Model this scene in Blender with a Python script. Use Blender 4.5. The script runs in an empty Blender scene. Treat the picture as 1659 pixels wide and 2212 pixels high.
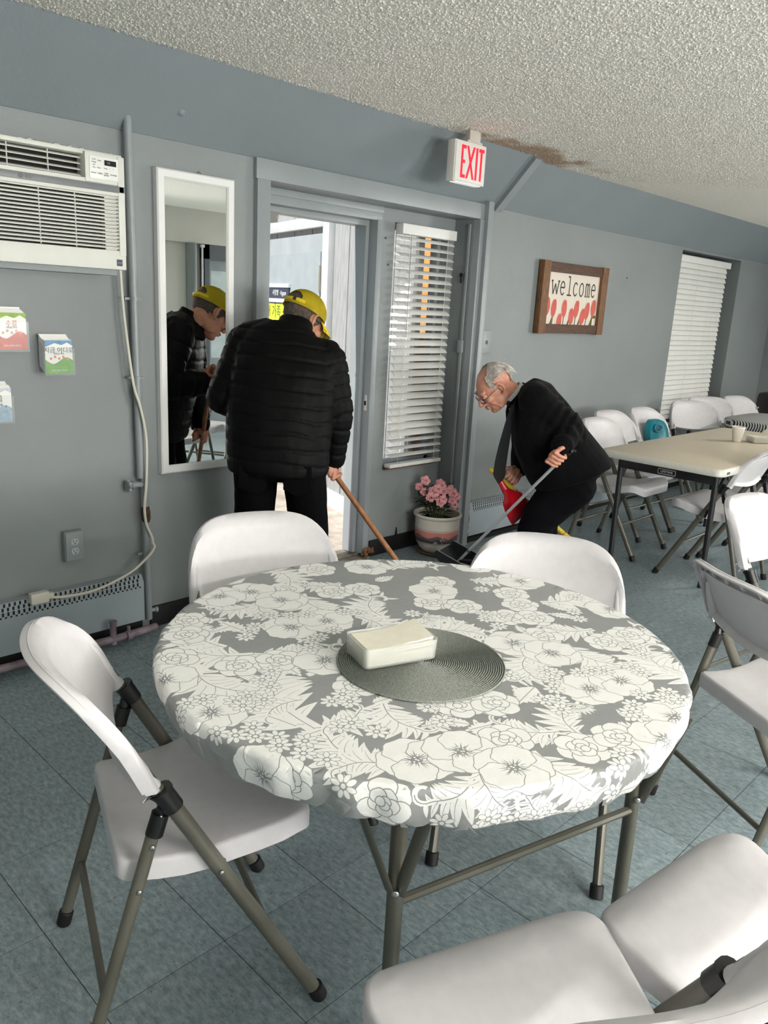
import bpy, bmesh, math, random
from math import sin, cos, pi, radians, sqrt
from mathutils import Vector, Matrix, noise
from mathutils.geometry import tessellate_polygon

sc = bpy.context.scene
COL = sc.collection
random.seed(7)
V = Vector

# ---------------------------------------------------------------- camera
IMG_W, IMG_H, F_PX = 1659.0, 2212.0, 1710.15
YAW, PITCH, ROLL, CAM_H = 0.80449, -0.25560, 0.05426, 1.5
fw = V((sin(YAW)*cos(PITCH), cos(YAW)*cos(PITCH), sin(PITCH)))
r0 = fw.cross(V((0, 0, 1))).normalized(); u0 = r0.cross(fw)
rr = cos(ROLL)*r0 + sin(ROLL)*u0; uu = -sin(ROLL)*r0 + cos(ROLL)*u0
cam = bpy.data.cameras.new('camera'); cam.sensor_fit = 'VERTICAL'
cam.sensor_height = 36.0; cam.lens = 36.0*F_PX/IMG_H; cam.clip_start = 0.02
camo = bpy.data.objects.new('camera', cam); COL.objects.link(camo)
camo.matrix_world = Matrix(((rr.x, uu.x, -fw.x, 0), (rr.y, uu.y, -fw.y, 0), (rr.z, uu.z, -fw.z, CAM_H), (0, 0, 0, 1)))
sc.camera = camo

# ---------------------------------------------------------------- light and exposure
w = bpy.data.worlds.new('sky'); sc.world = w; w.use_nodes = True
bg = w.node_tree.nodes['Background']
sky = w.node_tree.nodes.new('ShaderNodeTexSky'); sky.sky_type = 'HOSEK_WILKIE'
sky.sun_direction = (-0.70, 0.05, 0.70); sky.turbidity = 4.0
w.node_tree.links.new(sky.outputs[0], bg.inputs[0]); bg.inputs[1].default_value = 3.0
sun = bpy.data.lights.new('sun', 'SUN'); sun.energy = 7.0; sun.angle = radians(0.6); sun.color = (1.0, .96, .9)
so = bpy.data.objects.new('sun', sun); COL.objects.link(so)
so.rotation_euler = V((0.70, -0.05, -0.70)).to_track_quat('-Z', 'Y').to_euler()
def area(name, loc, d, sx, sy, e, col):
    l = bpy.data.lights.new(name, 'AREA'); l.shape = 'RECTANGLE'; l.size = sx; l.size_y = sy; l.energy = e; l.color = col
    o = bpy.data.objects.new(name, l); COL.objects.link(o); o.location = loc
    o.rotation_euler = V(d).to_track_quat('-Z', 'Y').to_euler(); return o
# daylight entering by the windows of the two walls behind the viewpoint
for x in (.9, 3.1):
    area('daylight_south_window', (x, -3.75, 1.35), (0, 1, 0.1), 1.5, 1.2, 45, (1, .985, .96))
    area('upward_fill_light', (x, -3.70, 1.30), (0, .55, .83), 1.5, 1.0, 140, (1, .98, .94))  # extra lamp aimed upward, added to brighten the ceiling; these windows have no blinds
area('daylight_east_window', (8.85, -1.2, 1.35), (-.8, 0, 0.6), 1.5, 1.2, 150, (1, .98, .95))
# added fill lamps under the ceiling, for more light from above
area('overhead_fill_light', (1.0, -2.4, 2.30), (0, 0, -1), 1.2, .28, 120, (1, .98, .95))
area('overhead_fill_light', (3.2, -2.6, 2.30), (0, 0, -1), 1.2, .28, 70, (1, .98, .95))
area('overhead_fill_light', (7.4, .2, 2.30), (0, 0, -1), 1.2, .28, 70, (1, .98, .95))
vs = sc.view_settings
sc.display_settings.display_device = 'sRGB'
vs.view_transform = 'Standard'; vs.look = 'None'; vs.exposure = 0.03; vs.gamma = 1.0; vs.use_curve_mapping = False
sc.cycles.max_bounces = 10; sc.cycles.diffuse_bounces = 5; sc.cycles.glossy_bounces = 4
sc.cycles.transparent_max_bounces = 24; sc.cycles.use_denoising = True
sc.cycles.sample_clamp_indirect = 6.0

# ---------------------------------------------------------------- materials
def lin(c): return tuple(((x/255)/12.92 if x/255 <= .04045 else ((x/255+.055)/1.055)**2.4) for x in c)
MATS = {}
def mat(name, c, rough=.5, metal=0., var=.06, vs_=6., bump=0., bs=60., spec=.5, c2=None, alpha=None, trans=0., emit=0., sss=0., stretch=None, sheen=0., thr=None):
    if name in MATS: return MATS[name]
    m = bpy.data.materials.new(name); m.use_nodes = True; n = m.node_tree.nodes; L = m.node_tree.links; b = n['Principled BSDF']
    co = n.new('ShaderNodeTexCoord'); src = co.outputs['Object']
    if stretch:
        mp = n.new('ShaderNodeMapping'); mp.inputs['Scale'].default_value = stretch; L.new(src, mp.inputs[0]); src = mp.outputs[0]
    a = lin(c); d = lin(c2) if c2 else tuple(max(0, x*(1-2*var)) for x in a); a2 = a if c2 else tuple(min(1, x*(1+var)) for x in a)
    t = n.new('ShaderNodeTexNoise'); t.inputs['Scale'].default_value = vs_; t.inputs['Detail'].default_value = 5
    cr = n.new('ShaderNodeValToRGB'); e = cr.color_ramp.elements
    lo, hi = thr if thr else (.3, .7)
    e[0].position = lo; e[1].position = hi; e[0].color = (*d, 1); e[1].color = (*a2, 1)
    L.new(src, t.inputs['Vector']); L.new(t.outputs[0], cr.inputs[0]); L.new(cr.outputs[0], b.inputs['Base Color'])
    b.inputs['Roughness'].default_value = rough; b.inputs['Metallic'].default_value = metal; b.inputs['Specular IOR Level'].default_value = spec
    if bump:
        t2 = n.new('ShaderNodeTexNoise'); t2.inputs['Scale'].default_value = bs; t2.inputs['Detail'].default_value = 4
        bp = n.new('ShaderNodeBump'); bp.inputs['Strength'].default_value = bump; bp.inputs['Distance'].default_value = .01
        L.new(src, t2.inputs['Vector']); L.new(t2.outputs[0], bp.inputs['Height']); L.new(bp.outputs[0], b.inputs['Normal'])
    if trans: b.inputs['Transmission Weight'].default_value = trans
    if alpha is not None: b.inputs['Alpha'].default_value = alpha
    if emit: b.inputs['Emission Color'].default_value = (*a, 1); b.inputs['Emission Strength'].default_value = emit
    if sss: b.inputs['Subsurface Weight'].default_value = sss; b.inputs['Subsurface Radius'].default_value = (.012, .005, .003)
    if sheen: b.inputs['Sheen Weight'].default_value = sheen
    MATS[name] = m; return m

# ---------------------------------------------------------------- mesh building
class MB:
    def __init__(s): s.bm = bmesh.new(); s.mi = 0
    def _m(s, f):
        f.material_index = s.mi; return f
    def face(s, pts):
        vs = [s.bm.verts.new(p) for p in pts]
        try: return s._m(s.bm.faces.new(vs))
        except ValueError: return None
    def box(s, a, b, bev=0., M=None):
        x0, y0, z0 = a; x1, y1, z1 = b
        if x0 > x1: x0, x1 = x1, x0
        if y0 > y1: y0, y1 = y1, y0
        if z0 > z1: z0, z1 = z1, z0
        c = [(x0, y0, z0), (x1, y0, z0), (x1, y1, z0), (x0, y1, z0), (x0, y0, z1), (x1, y0, z1), (x1, y1, z1), (x0, y1, z1)]
        vs = [s.bm.verts.new(M @ V(p) if M else p) for p in c]
        fs = [s._m(s.bm.faces.new([vs[i] for i in q])) for q in ((0, 3, 2, 1), (4, 5, 6, 7), (0, 1, 5, 4), (1, 2, 6, 5), (2, 3, 7, 6), (3, 0, 4, 7))]
        if bev:
            es = list({e for f in fs for e in f.edges})
            r = bmesh.ops.bevel(s.bm, geom=es, offset=bev, segments=2, profile=.6, affect='EDGES')
            for f in r['faces']: f.material_index = s.mi
        return s
    def tube(s, pts, r, n=10, cap=True, squash=None):
        pts = [V(p) for p in pts]; rs = r if isinstance(r, (list, tuple)) else [r]*len(pts)
        rings = []; up = None
        for i, p in enumerate(pts):
            t = ((pts[min(i+1, len(pts)-1)]-p).normalized() + (p-pts[max(i-1, 0)]).normalized())
            if t.length < 1e-6: t = V((0, 0, 1))
            t.normalize()
            if up is None:
                up = t.cross(V((0, 1, 0)) if abs(t.y) < .9 else V((1, 0, 0))).normalized()
            a = (up - t*up.dot(t)).normalized(); up = a; b = t.cross(a)
            k1, k2 = squash if squash else (1, 1)
            rings.append([s.bm.verts.new(p + a*cos(2*pi*j/n)*rs[i]*k1 + b*sin(2*pi*j/n)*rs[i]*k2) for j in range(n)])
        for A, B in zip(rings, rings[1:]):
            for j in range(n): s._m(s.bm.faces.new((A[j], A[(j+1) % n], B[(j+1) % n], B[j])))
        if cap:
            s._m(s.bm.faces.new(rings[0][::-1])); s._m(s.bm.faces.new(rings[-1]))
        return s
    def loft(s, rings, close=True, cap=True):
        R = [[s.bm.verts.new(p) for p in q] for q in rings]; n = len(R[0])
        for A, B in zip(R, R[1:]):
            for j in range(n if close else n-1): s._m(s.bm.faces.new((A[j], A[(j+1) % n], B[(j+1) % n], B[j])))
        if cap and close:
            s._m(s.bm.faces.new(R[0][::-1])); s._m(s.bm.faces.new(R[-1]))
        return s
    def lathe(s, prof, c=(0, 0, 0), n=32, mis=None, cap=True):
        c = V(c); R = []
        for (r, z) in prof: R.append([s.bm.verts.new(c + V((r*cos(2*pi*j/n), r*sin(2*pi*j/n), z))) for j in range(n)])
        for k, (A, B) in enumerate(zip(R, R[1:])):
            for j in range(n):
                f = s._m(s.bm.faces.new((A[j], A[(j+1) % n], B[(j+1) % n], B[j])))
                if mis: f.material_index = mis[k]
        if cap:
            s._m(s.bm.faces.new(R[0][::-1])); s._m(s.bm.faces.new(R[-1]))
        return s
    def ball(s, c, r, n=2, M=None):
        q = bmesh.ops.create_icosphere(s.bm, subdivisions=n, radius=1.0); r = r if isinstance(r, (tuple, list, Vector)) else (r, r, r)
        for v in q['verts']:
            p = V((v.co.x*r[0], v.co.y*r[1], v.co.z*r[2]))
            v.co = (M @ (p + V(c))) if M else p + V(c)
            for f in v.link_faces: f.material_index = s.mi
        return s
    def cone(s, p, q, r1, r2, n=12):          # a limb piece: rounded at both ends
        s.ball(p, r1); s.ball(q, r2)
        if (V(q)-V(p)).length > 1e-4: s.tube([p, q], [r1, r2], n)
        return s
    def prism(s, poly, f0, f1):               # poly in 2D, f0/f1 map (u,v)->3D for the two faces
        A = [s.bm.verts.new(f0(*p)) for p in poly]; B = [s.bm.verts.new(f1(*p)) for p in poly]; n = len(A)
        s._m(s.bm.faces.new(A[::-1])); s._m(s.bm.faces.new(B))
        for j in range(n): s._m(s.bm.faces.new((A[j], A[(j+1) % n], B[(j+1) % n], B[j])))
        return s
    def poly(s, pts2, f):                      # flat print: polygon tessellated through a map
        t = tessellate_polygon([[V((p[0], p[1], 0)) for p in pts2]])
        vs = [s.bm.verts.new(f(*p)) for p in pts2]
        for q in t:
            try: s._m(s.bm.faces.new([vs[i] for i in q]))
            except ValueError: pass
        return s
    def ribbon(s, pts, wd, f, taper=False):
        n = len(pts); L = []; R = []
        for i, p in enumerate(pts):
            a = pts[max(i-1, 0)]; b = pts[min(i+1, n-1)]
            d = V((b[0]-a[0], b[1]-a[1])); d = d.normalized() if d.length > 1e-9 else V((1, 0))
            k = wd*.5*((1-i/(n-1)*.8) if taper else 1)
            L.append(s.bm.verts.new(f(p[0]-d.y*k, p[1]+d.x*k))); R.append(s.bm.verts.new(f(p[0]+d.y*k, p[1]-d.x*k)))
        for i in range(n-1): s._m(s.bm.faces.new((R[i], R[i+1], L[i+1], L[i])))
        return s
    def mesh(s, name, mats, smooth=None, rec=True):
        bm = s.bm
        if rec: bmesh.ops.recalc_face_normals(bm, faces=bm.faces)
        me = bpy.data.meshes.new(name); bm.to_mesh(me); bm.free()
        for m in (mats if isinstance(mats, (list, tuple)) else [mats]): me.materials.append(m)
        if smooth is not None:
            for p in me.polygons: p.use_smooth = True
            if smooth < 180: me.set_sharp_from_angle(angle=radians(smooth))
        return me
    def build(s, name, mats, parent=None, smooth=40, rec=True, **kw):
        return link(name, s.mesh(name, mats, smooth, rec), parent, **kw)

def link(name, me, parent=None, label=None, cat=None, group=None, kind=None):
    o = bpy.data.objects.new(name, me); COL.objects.link(o)
    if parent: o.parent = parent
    return tag(o, label, cat, group, kind)
def tag(o, label=None, cat=None, group=None, kind=None):
    for k, v in (('label', label), ('category', cat), ('group', group), ('kind', kind)):
        if v: o[k] = v
    return o
def empty(name, loc, label, cat, rz=0., group=None):
    o = bpy.data.objects.new(name, None); o.empty_display_size = .05; COL.objects.link(o)
    o.location = loc; o.rotation_euler = (0, 0, rz); return tag(o, label, cat, group)
def copy_tree(o, parent=None):
    c = o.copy(); COL.objects.link(c)
    if parent: c.parent = parent
    for ch in list(o.children): copy_tree(ch, c)
    return c
def remesh(mb, voxel, it=2, fac=.5):           # union of overlapping volumes into one continuous surface
    me = bpy.data.meshes.new('tmp'); bmesh.ops.recalc_face_normals(mb.bm, faces=mb.bm.faces); mb.bm.to_mesh(me); mb.bm.free()
    o = bpy.data.objects.new('tmp', me); COL.objects.link(o)
    m = o.modifiers.new('r', 'REMESH'); m.mode = 'VOXEL'; m.voxel_size = voxel; m.use_smooth_shade = True
    if it:
        k = o.modifiers.new('s', 'SMOOTH'); k.iterations = it; k.factor = fac
    dg = bpy.context.evaluated_depsgraph_get(); dg.update()
    r = bpy.data.meshes.new_from_object(o.evaluated_get(dg))
    bpy.data.objects.remove(o); bpy.data.meshes.remove(me)
    r.materials.clear()
    for p in r.polygons: p.use_smooth = True
    return r
def plane_map(o, u, v, n, h=0.):               # map 2D coordinates to a plane in space
    o = V(o); u = V(u); v = V(v); n = V(n)
    return lambda a, b, k=h: o + u*a + v*b + n*k
def text_mesh(name, s, size, m, parent, M, align='CENTER', ext=.0004):
    c = bpy.data.curves.new(name, 'FONT'); c.body = s; c.size = size; c.align_x = align; c.align_y = 'CENTER'; c.extrude = ext; c.resolution_u = 3
    o = bpy.data.objects.new(name, c); COL.objects.link(o); dg = bpy.context.evaluated_depsgraph_get(); dg.update()
    me = bpy.data.meshes.new_from_object(o.evaluated_get(dg)); bpy.data.objects.remove(o); bpy.data.curves.remove(c)
    me.materials.clear(); me.materials.append(m); me.transform(M)
    return link(name, me, parent)
def frame_M(o, u, n):                          # text frame: x along u, facing n, upright
    u = V(u).normalized(); n = V(n).normalized(); v = n.cross(u)
    return Matrix(((u.x, v.x, n.x, o[0]), (u.y, v.y, n.y, o[1]), (u.z, v.z, n.z, o[2]), (0, 0, 0, 1)))
def arc(cx, cy, r, a0, a1, n=10, ry=None):
    ry = r if ry is None else ry
    return [(cx+r*cos(radians(a0+(a1-a0)*i/n)), cy+ry*sin(radians(a0+(a1-a0)*i/n))) for i in range(n+1)]
def rrect(x0, y0, x1, y1, r, n=4):
    return arc(x1-r, y0+r, r, -90, 0, n)+arc(x1-r, y1-r, r, 0, 90, n)+arc(x0+r, y1-r, r, 90, 180, n)+arc(x0+r, y0+r, r, 180, 270, n)

wall_m = mat('wall_paint', (132, 138, 139), .55, var=.05, vs_=1.5, bump=.12, bs=90)
trim_m = mat('trim_paint', (139, 146, 148), .38, var=.04, vs_=3, bump=.10, bs=50)
slope_m = mat('soffit_paint', (129, 137, 141), .6, var=.05, vs_=1.2, bump=.15, bs=70)
white_pl = mat('white_plastic', (206, 203, 205), .42, var=.02, vs_=40, bump=.05, bs=500)
white_en = mat('white_enamel', (226, 226, 224), .35, var=.02, vs_=8)
blind_m = mat('blind_white', (226, 226, 222), .5, var=.02, vs_=10)
black_pl = mat('black_plastic', (16, 16, 17), .35, var=.2, vs_=20)
black_rb = mat('black_rubber', (12, 12, 12), .6, var=.3, vs_=8)
taupe = mat('taupe_tube_paint', (98, 96, 86), .38, metal=.25, var=.06, vs_=10)
steel = mat('steel', (190, 190, 188), .25, metal=1, var=.05, vs_=30)
dark_m = mat('dark_void', (8, 8, 9), .8, var=.3, vs_=20)
# ================================================================ ROOM
CEIL = 2.37
def ceiling_mat():
    m = bpy.data.materials.new('popcorn_ceiling'); m.use_nodes = True; n = m.node_tree.nodes; L = m.node_tree.links; b = n['Principled BSDF']
    co = n.new('ShaderNodeNewGeometry'); P = co.outputs['Position']
    t = n.new('ShaderNodeTexNoise'); t.inputs['Scale'].default_value = 90; t.inputs['Detail'].default_value = 4
    bp = n.new('ShaderNodeBump'); bp.inputs['Strength'].default_value = .5; bp.inputs['Distance'].default_value = .012
    L.new(P, t.inputs['Vector']); L.new(t.outputs[0], bp.inputs['Height']); L.new(bp.outputs[0], b.inputs['Normal'])
    # brown water stain with a ragged outline, beside the exit sign
    mp = n.new('ShaderNodeMapping'); mp.inputs['Location'].default_value = (-3.95*.9, -2.86*3.2, 0); mp.inputs['Scale'].default_value = (.9, 3.2, 0); L.new(P, mp.inputs[0])
    ln = n.new('ShaderNodeVectorMath'); ln.operation = 'LENGTH'; L.new(mp.outputs[0], ln.inputs[0])
    st = n.new('ShaderNodeTexNoise'); st.inputs['Scale'].default_value = 5; st.inputs['Detail'].default_value = 6; L.new(P, st.inputs['Vector'])
    ad = n.new('ShaderNodeMath'); ad.operation = 'MULTIPLY_ADD'; ad.inputs[1].default_value = 1.5; L.new(st.outputs[0], ad.inputs[0]); L.new(ln.outputs['Value'], ad.inputs[2])
    cr = n.new('ShaderNodeValToRGB'); e = cr.color_ramp.elements; e[0].position = .78; e[0].color = (*lin((186, 162, 144)), 1); e[1].position = 1.0; e[1].color = (*lin((236, 231, 222)), 1)
    q = e.new(.88); q.color = (*lin((212, 200, 184)), 1)
    mr = n.new('ShaderNodeMath'); mr.operation = 'MULTIPLY'; mr.inputs[1].default_value = .72; L.new(ad.outputs[0], mr.inputs[0]); L.new(mr.outputs[0], cr.inputs[0]); L.new(cr.outputs[0], b.inputs['Base Color'])
    b.inputs['Roughness'].default_value = .95; b.inputs['Specular IOR Level'].default_value = .1
    return m
cm = ceiling_mat()
ceiling = MB().box((-1.5, -4, CEIL), (9.1, 3.0, CEIL+.06)).build('ceiling', cm, smooth=None, kind='structure')
# popcorn granules: real lumps over the part of the ceiling that can be seen
import numpy as np
rg = np.random.RandomState(4); gv = []; st_ = .0125
gx, gy = np.meshgrid(np.arange(-.6, 9.0, st_), np.arange(-.4, 2.94, st_)); gx = gx.ravel()+rg.uniform(-.006, .006, gx.size); gy = gy.ravel()+rg.uniform(-.006, .006, gy.size)
dv = np.stack([gx, gy, np.full(gx.size, CEIL-CAM_H)], 1); zc = dv @ np.array(fw); px = IMG_W/2+F_PX*(dv @ np.array(rr))/zc; py = IMG_H/2-F_PX*(dv @ np.array(uu))/zc
ok = (zc > .3) & (px > -60) & (px < IMG_W+60) & (py > -120) & (zc < 5.2); gx = gx[ok]; gy = gy[ok]; ng = gx.size
K = 5; rad = rg.uniform(.0035, .0082, ng)*np.where(rg.rand(ng) < .75, 1, .6); hgt = rg.uniform(.0025, .0065, ng); ph = rg.uniform(0, 6.28, ng)
pts = np.zeros((ng, K+1, 3))
for j in range(K):
    r_ = rad*rg.uniform(.7, 1.25, ng); pts[:, j, 0] = gx+r_*np.cos(ph+j*2*pi/K); pts[:, j, 1] = gy+r_*np.sin(ph+j*2*pi/K); pts[:, j, 2] = CEIL+.001
pts[:, K, 0] = gx+rad*rg.uniform(-.3, .3, ng); pts[:, K, 1] = gy+rad*rg.uniform(-.3, .3, ng); pts[:, K, 2] = CEIL-hgt
base = (np.arange(ng)*(K+1))[:, None, None]; tri = np.array([[(j+1) % K, j, K] for j in range(K)])[None]; tris = (base+tri).reshape(-1, 3)
gm = bpy.data.meshes.new('popcorn'); gm.vertices.add(ng*(K+1)); gm.vertices.foreach_set('co', pts.ravel()); nt = tris.shape[0]
gm.loops.add(nt*3); gm.loops.foreach_set('vertex_index', tris.ravel().astype(np.int32)); gm.polygons.add(nt); gm.polygons.foreach_set('loop_start', np.arange(0, nt*3, 3, dtype=np.int32)); gm.polygons.foreach_set('loop_total', np.full(nt, 3, dtype=np.int32))
gm.polygons.foreach_set('use_smooth', np.ones(nt, dtype=bool)); gm.update(); gm.validate(); gm.materials.append(cm)
link('popcorn', gm, ceiling, kind='stuff')

# ---- floor: vinyl tiles, 12 inch squares
def tile_mat():
    m = bpy.data.materials.new('vinyl_tile'); m.use_nodes = True; n = m.node_tree.nodes; L = m.node_tree.links; b = n['Principled BSDF']
    g = n.new('ShaderNodeNewGeometry'); oi = n.new('ShaderNodeObjectInfo')
    mp = n.new('ShaderNodeMapping'); mp.inputs['Scale'].default_value = (1, .42, 1)
    L.new(g.outputs['Position'], mp.inputs[0])
    t = n.new('ShaderNodeTexNoise'); t.inputs['Scale'].default_value = 85; t.inputs['Detail'].default_value = 5; t.inputs['Roughness'].default_value = .7
    L.new(mp.outputs[0], t.inputs['Vector'])
    cr = n.new('ShaderNodeValToRGB'); e = cr.color_ramp.elements
    e[0].position = .30; e[0].color = (*lin((108, 122, 126)), 1); e[1].position = .72; e[1].color = (*lin((164, 176, 179)), 1)
    q = cr.color_ramp.elements.new(.5); q.color = (*lin((136, 151, 155)), 1)
    L.new(t.outputs[0], cr.inputs[0])
    s = n.new('ShaderNodeTexNoise'); s.inputs['Scale'].default_value = 150; s.inputs['Detail'].default_value = 1
    L.new(g.outputs['Position'], s.inputs['Vector'])
    sr = n.new('ShaderNodeValToRGB'); sr.color_ramp.elements[0].position = .69; sr.color_ramp.elements[1].position = .75
    L.new(s.outputs[0], sr.inputs[0])
    mx = n.new('ShaderNodeMix'); mx.data_type = 'RGBA'; mx.inputs[7].default_value = (*lin((92, 98, 96)), 1)
    L.new(sr.outputs[0], mx.inputs[0]); L.new(cr.outputs[0], mx.inputs[6])
    big = n.new('ShaderNodeTexNoise'); big.inputs['Scale'].default_value = 1.6; big.inputs['Detail'].default_value = 4
    L.new(g.outputs['Position'], big.inputs['Vector'])
    br = n.new('ShaderNodeMapRange'); br.inputs['From Min'].default_value = .3; br.inputs['From Max'].default_value = .7; br.inputs['To Min'].default_value = .80; br.inputs['To Max'].default_value = 1.08
    L.new(big.outputs[0], br.inputs[0])
    rd = n.new('ShaderNodeMapRange'); rd.inputs['To Min'].default_value = .92; rd.inputs['To Max'].default_value = 1.06; L.new(oi.outputs['Random'], rd.inputs[0])
    mu = n.new('ShaderNodeMath'); mu.operation = 'MULTIPLY'; L.new(br.outputs[0], mu.inputs[0]); L.new(rd.outputs[0], mu.inputs[1])
    hs = n.new('ShaderNodeHueSaturation'); L.new(mu.outputs[0], hs.inputs['Value']); L.new(mx.outputs[2], hs.inputs['Color']); L.new(hs.outputs[0], b.inputs['Base Color'])
    b.inputs['Roughness'].default_value = .27; b.inputs['Specular IOR Level'].default_value = .5
    bp = n.new('ShaderNodeBump'); bp.inputs['Strength'].default_value = .12; bp.inputs['Distance'].default_value = .002
    L.new(t.outputs[0], bp.inputs['Height']); L.new(bp.outputs[0], b.inputs['Normal'])
    return m
grout = mat('tile_adhesive_joint', (48, 56, 58), .8)
floor = MB().box((-1.5, -4, -.08), (9.1, 3.42, -.0012)).build('floor', grout, smooth=None, kind='structure')
T = .3048; tm = tile_mat(); hw = T/2-.0009
tme = MB().box((-hw, -hw, -.0015), (hw, hw, 0), bev=.0007).mesh('tile', tm, None)
cells = []
for i in range(-8, 29):
    for j in range(-16, 9):
        cx = .606+T*(i+.5); cy = .722+T*(j+.5)
        if not (-1.45 < cx < 9.1 and -3.95 < cy < 3.35): continue
        d = V((cx, cy, 0))-V((0, 0, CAM_H)); z = d.dot(fw)
        px = IMG_W/2+F_PX*d.dot(rr)/z if z > .2 else 1e9; py = IMG_H/2-F_PX*d.dot(uu)/z if z > .2 else 1e9
        cells.append((0 if (-150 < px < IMG_W+150 and py < IMG_H+250) else 1, d.length, cx, cy))
cells.sort()
rest = MB()
for k, (v, d, cx, cy) in enumerate(cells):
    if k < 240 and v == 0:
        o = link('tile', tme, floor); o.location = (cx, cy, 0)
    else: rest.box((cx-hw, cy-hw, -.0015), (cx+hw, cy+hw, 0))
rest.build('tile_field', tm, floor, smooth=None, kind='stuff')

# ---- walls
mb = MB()
mb.box((-1.5, 3.12, 0), (2.357, 3.40, 2.13))
mb.box((2.357, 3.28, 1.985), (3.262, 3.40, 2.13))                        # above the door
mb.box((3.262, 3.28, 0), (3.372, 3.40, 2.13)); mb.box((3.835, 3.28, 0), (3.90, 3.40, 2.13))
mb.box((3.372, 3.28, 0), (3.835, 3.40, .545)); mb.box((3.372, 3.28, 1.95), (3.835, 3.40, 2.13))
mb.box((3.895, 3.13, 0), (4.02, 3.40, 2.13))
mb.box((4.02, 3.17, 0), (6.76, 3.40, 2.13)); mb.box((8.03, 3.17, 0), (9.1, 3.40, 2.13))
mb.box((6.76, 3.17, 0), (8.03, 3.40, .55)); mb.box((6.76, 3.36, .55), (8.03, 3.40, 2.13)); mb.box((6.76, 3.17, 2.085), (8.03, 3.40, 2.13))
mb.build('wall_north', wall_m, smooth=None, kind='structure')
MB().box((9.0, -4, 0), (9.1, -1.95, CEIL)).box((9.0, -.45, 0), (9.1, 3.2, CEIL)).box((9.0, -1.95, 0), (9.1, -.45, .75)).box((9.0, -1.95, 1.95), (9.1, -.45, CEIL)).build('wall_east', wall_m, smooth=None, kind='structure')
MB().box((-1.6, -4, 0), (-1.5, 3.4, CEIL)).build('wall_west', wall_m, smooth=None, kind='structure')
offw = mat('back_wall_paint', (214, 212, 204), .6, var=.03, vs_=2, bump=.1, bs=60)
mb = MB()
xs = [(-1.5, .15), (1.65, 2.35), (3.85, 9.1)]
for a, b in xs: mb.box((a, -4.1, 0), (b, -4, CEIL))
for a, b in ((.15, 1.65), (2.35, 3.85)): mb.box((a, -4.1, 0), (b, -4, .75)); mb.box((a, -4.1, 1.95), (b, -4, CEIL))
mb.build('wall_south', offw, smooth=None, kind='structure')
# beam, corner column and the dark door frame that the mirror shows
MB().box((2.0, -1.72, 2.03), (9.0, -1.5, CEIL)).build('trim_beam', offw, smooth=None, kind='structure')
MB().tube([(4.845, -1.53, 0), (4.845, -1.53, 2.03)], .062, 16).build('trim_column', wall_m, smooth=60, kind='structure')
MB().tube([(4.945, -1.48, 0), (4.945, -1.48, 2.0)], .011, 8).box((4.925, -1.49, 1.99), (4.965, -1.46, 2.02)).build('trim_rod', white_en, smooth=60, kind='structure')
MB().box((4.15, -1.66, 0), (4.80, -1.56, 2.03)).box((4.80, -1.66, 0), (4.99, -1.60, 2.03)).box((5.95, -1.66, 0), (6.7, -1.56, 2.03)).build('wall_partition', offw, smooth=None, kind='structure')
dgrey = mat('dark_grey_paint', (92, 98, 104), .5)
d2 = MB().box((4.99, -1.66, 0), (5.05, -1.50, 2.03)).box((5.89, -1.66, 0), (5.95, -1.50, 2.03)).box((4.99, -1.66, 1.88), (5.95, -1.50, 2.03)).build('door_2', dgrey, smooth=None, kind='structure')
MB().box((5.05, -1.60, 0), (5.89, -1.55, .82)).box((5.05, -1.60, .82), (5.10, -1.55, 1.88)).box((5.80, -1.60, .82), (5.89, -1.55, 1.88)).box((5.10, -1.60, 1.77), (5.80, -1.55, 1.88)).build('leaf', mat('pale_grey_paint', (150, 158, 164), .5), d2, smooth=None)
MB().box((5.10, -1.58, .82), (5.80, -1.57, 1.77)).build('pane', mat('frosted_glass', (214, 226, 230), .6, trans=.5), d2, smooth=None)

# ---- sloped soffit above the wall, in two lengths with a batten where they meet
def soffit(x0, x1, y0, y1, name):
    pf = [(3.41, 2.10), (y0, 2.105), (y1, CEIL), (y1, CEIL+.06), (3.41, CEIL+.06)]
    mb = MB(); rings = []
    n = 24
    for i in range(n+1):
        x = x0+(x1-x0)*i/n; q = 0 if i in (0, n) else .010*noise.noise(V((x*1.3, 0, 3)))
        rings.append([(x, a+(q if k in (1, 2) else 0), b+(q*.6 if k == 1 else 0)) for k, (a, b) in enumerate(pf)])
    mb.loft(rings); return mb.build(name, slope_m, smooth=30, kind='structure')
soffit(-1.5, 4.09, 3.115, 2.86, 'wall_soffit'); soffit(4.06, 9.05, 3.165, 2.93, 'wall_soffit_east')
d = V((0, 2.86-3.115, CEIL-2.105)).normalized(); nn = V((0, -d.z, d.y))*(1 if -d.z < 0 else -1)
f0 = plane_map((4.075, 3.115, 2.10), (1, 0, 0), d, nn, 0); f1 = lambda a, b: f0(a, b, .022)
MB().prism([(-.03, -.01), (.035, -.01), (.035, .37), (-.03, .37)], lambda a, b: f0(a, b, -.02), f1).build('trim_batten', trim_m, smooth=None, kind='structure')

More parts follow.
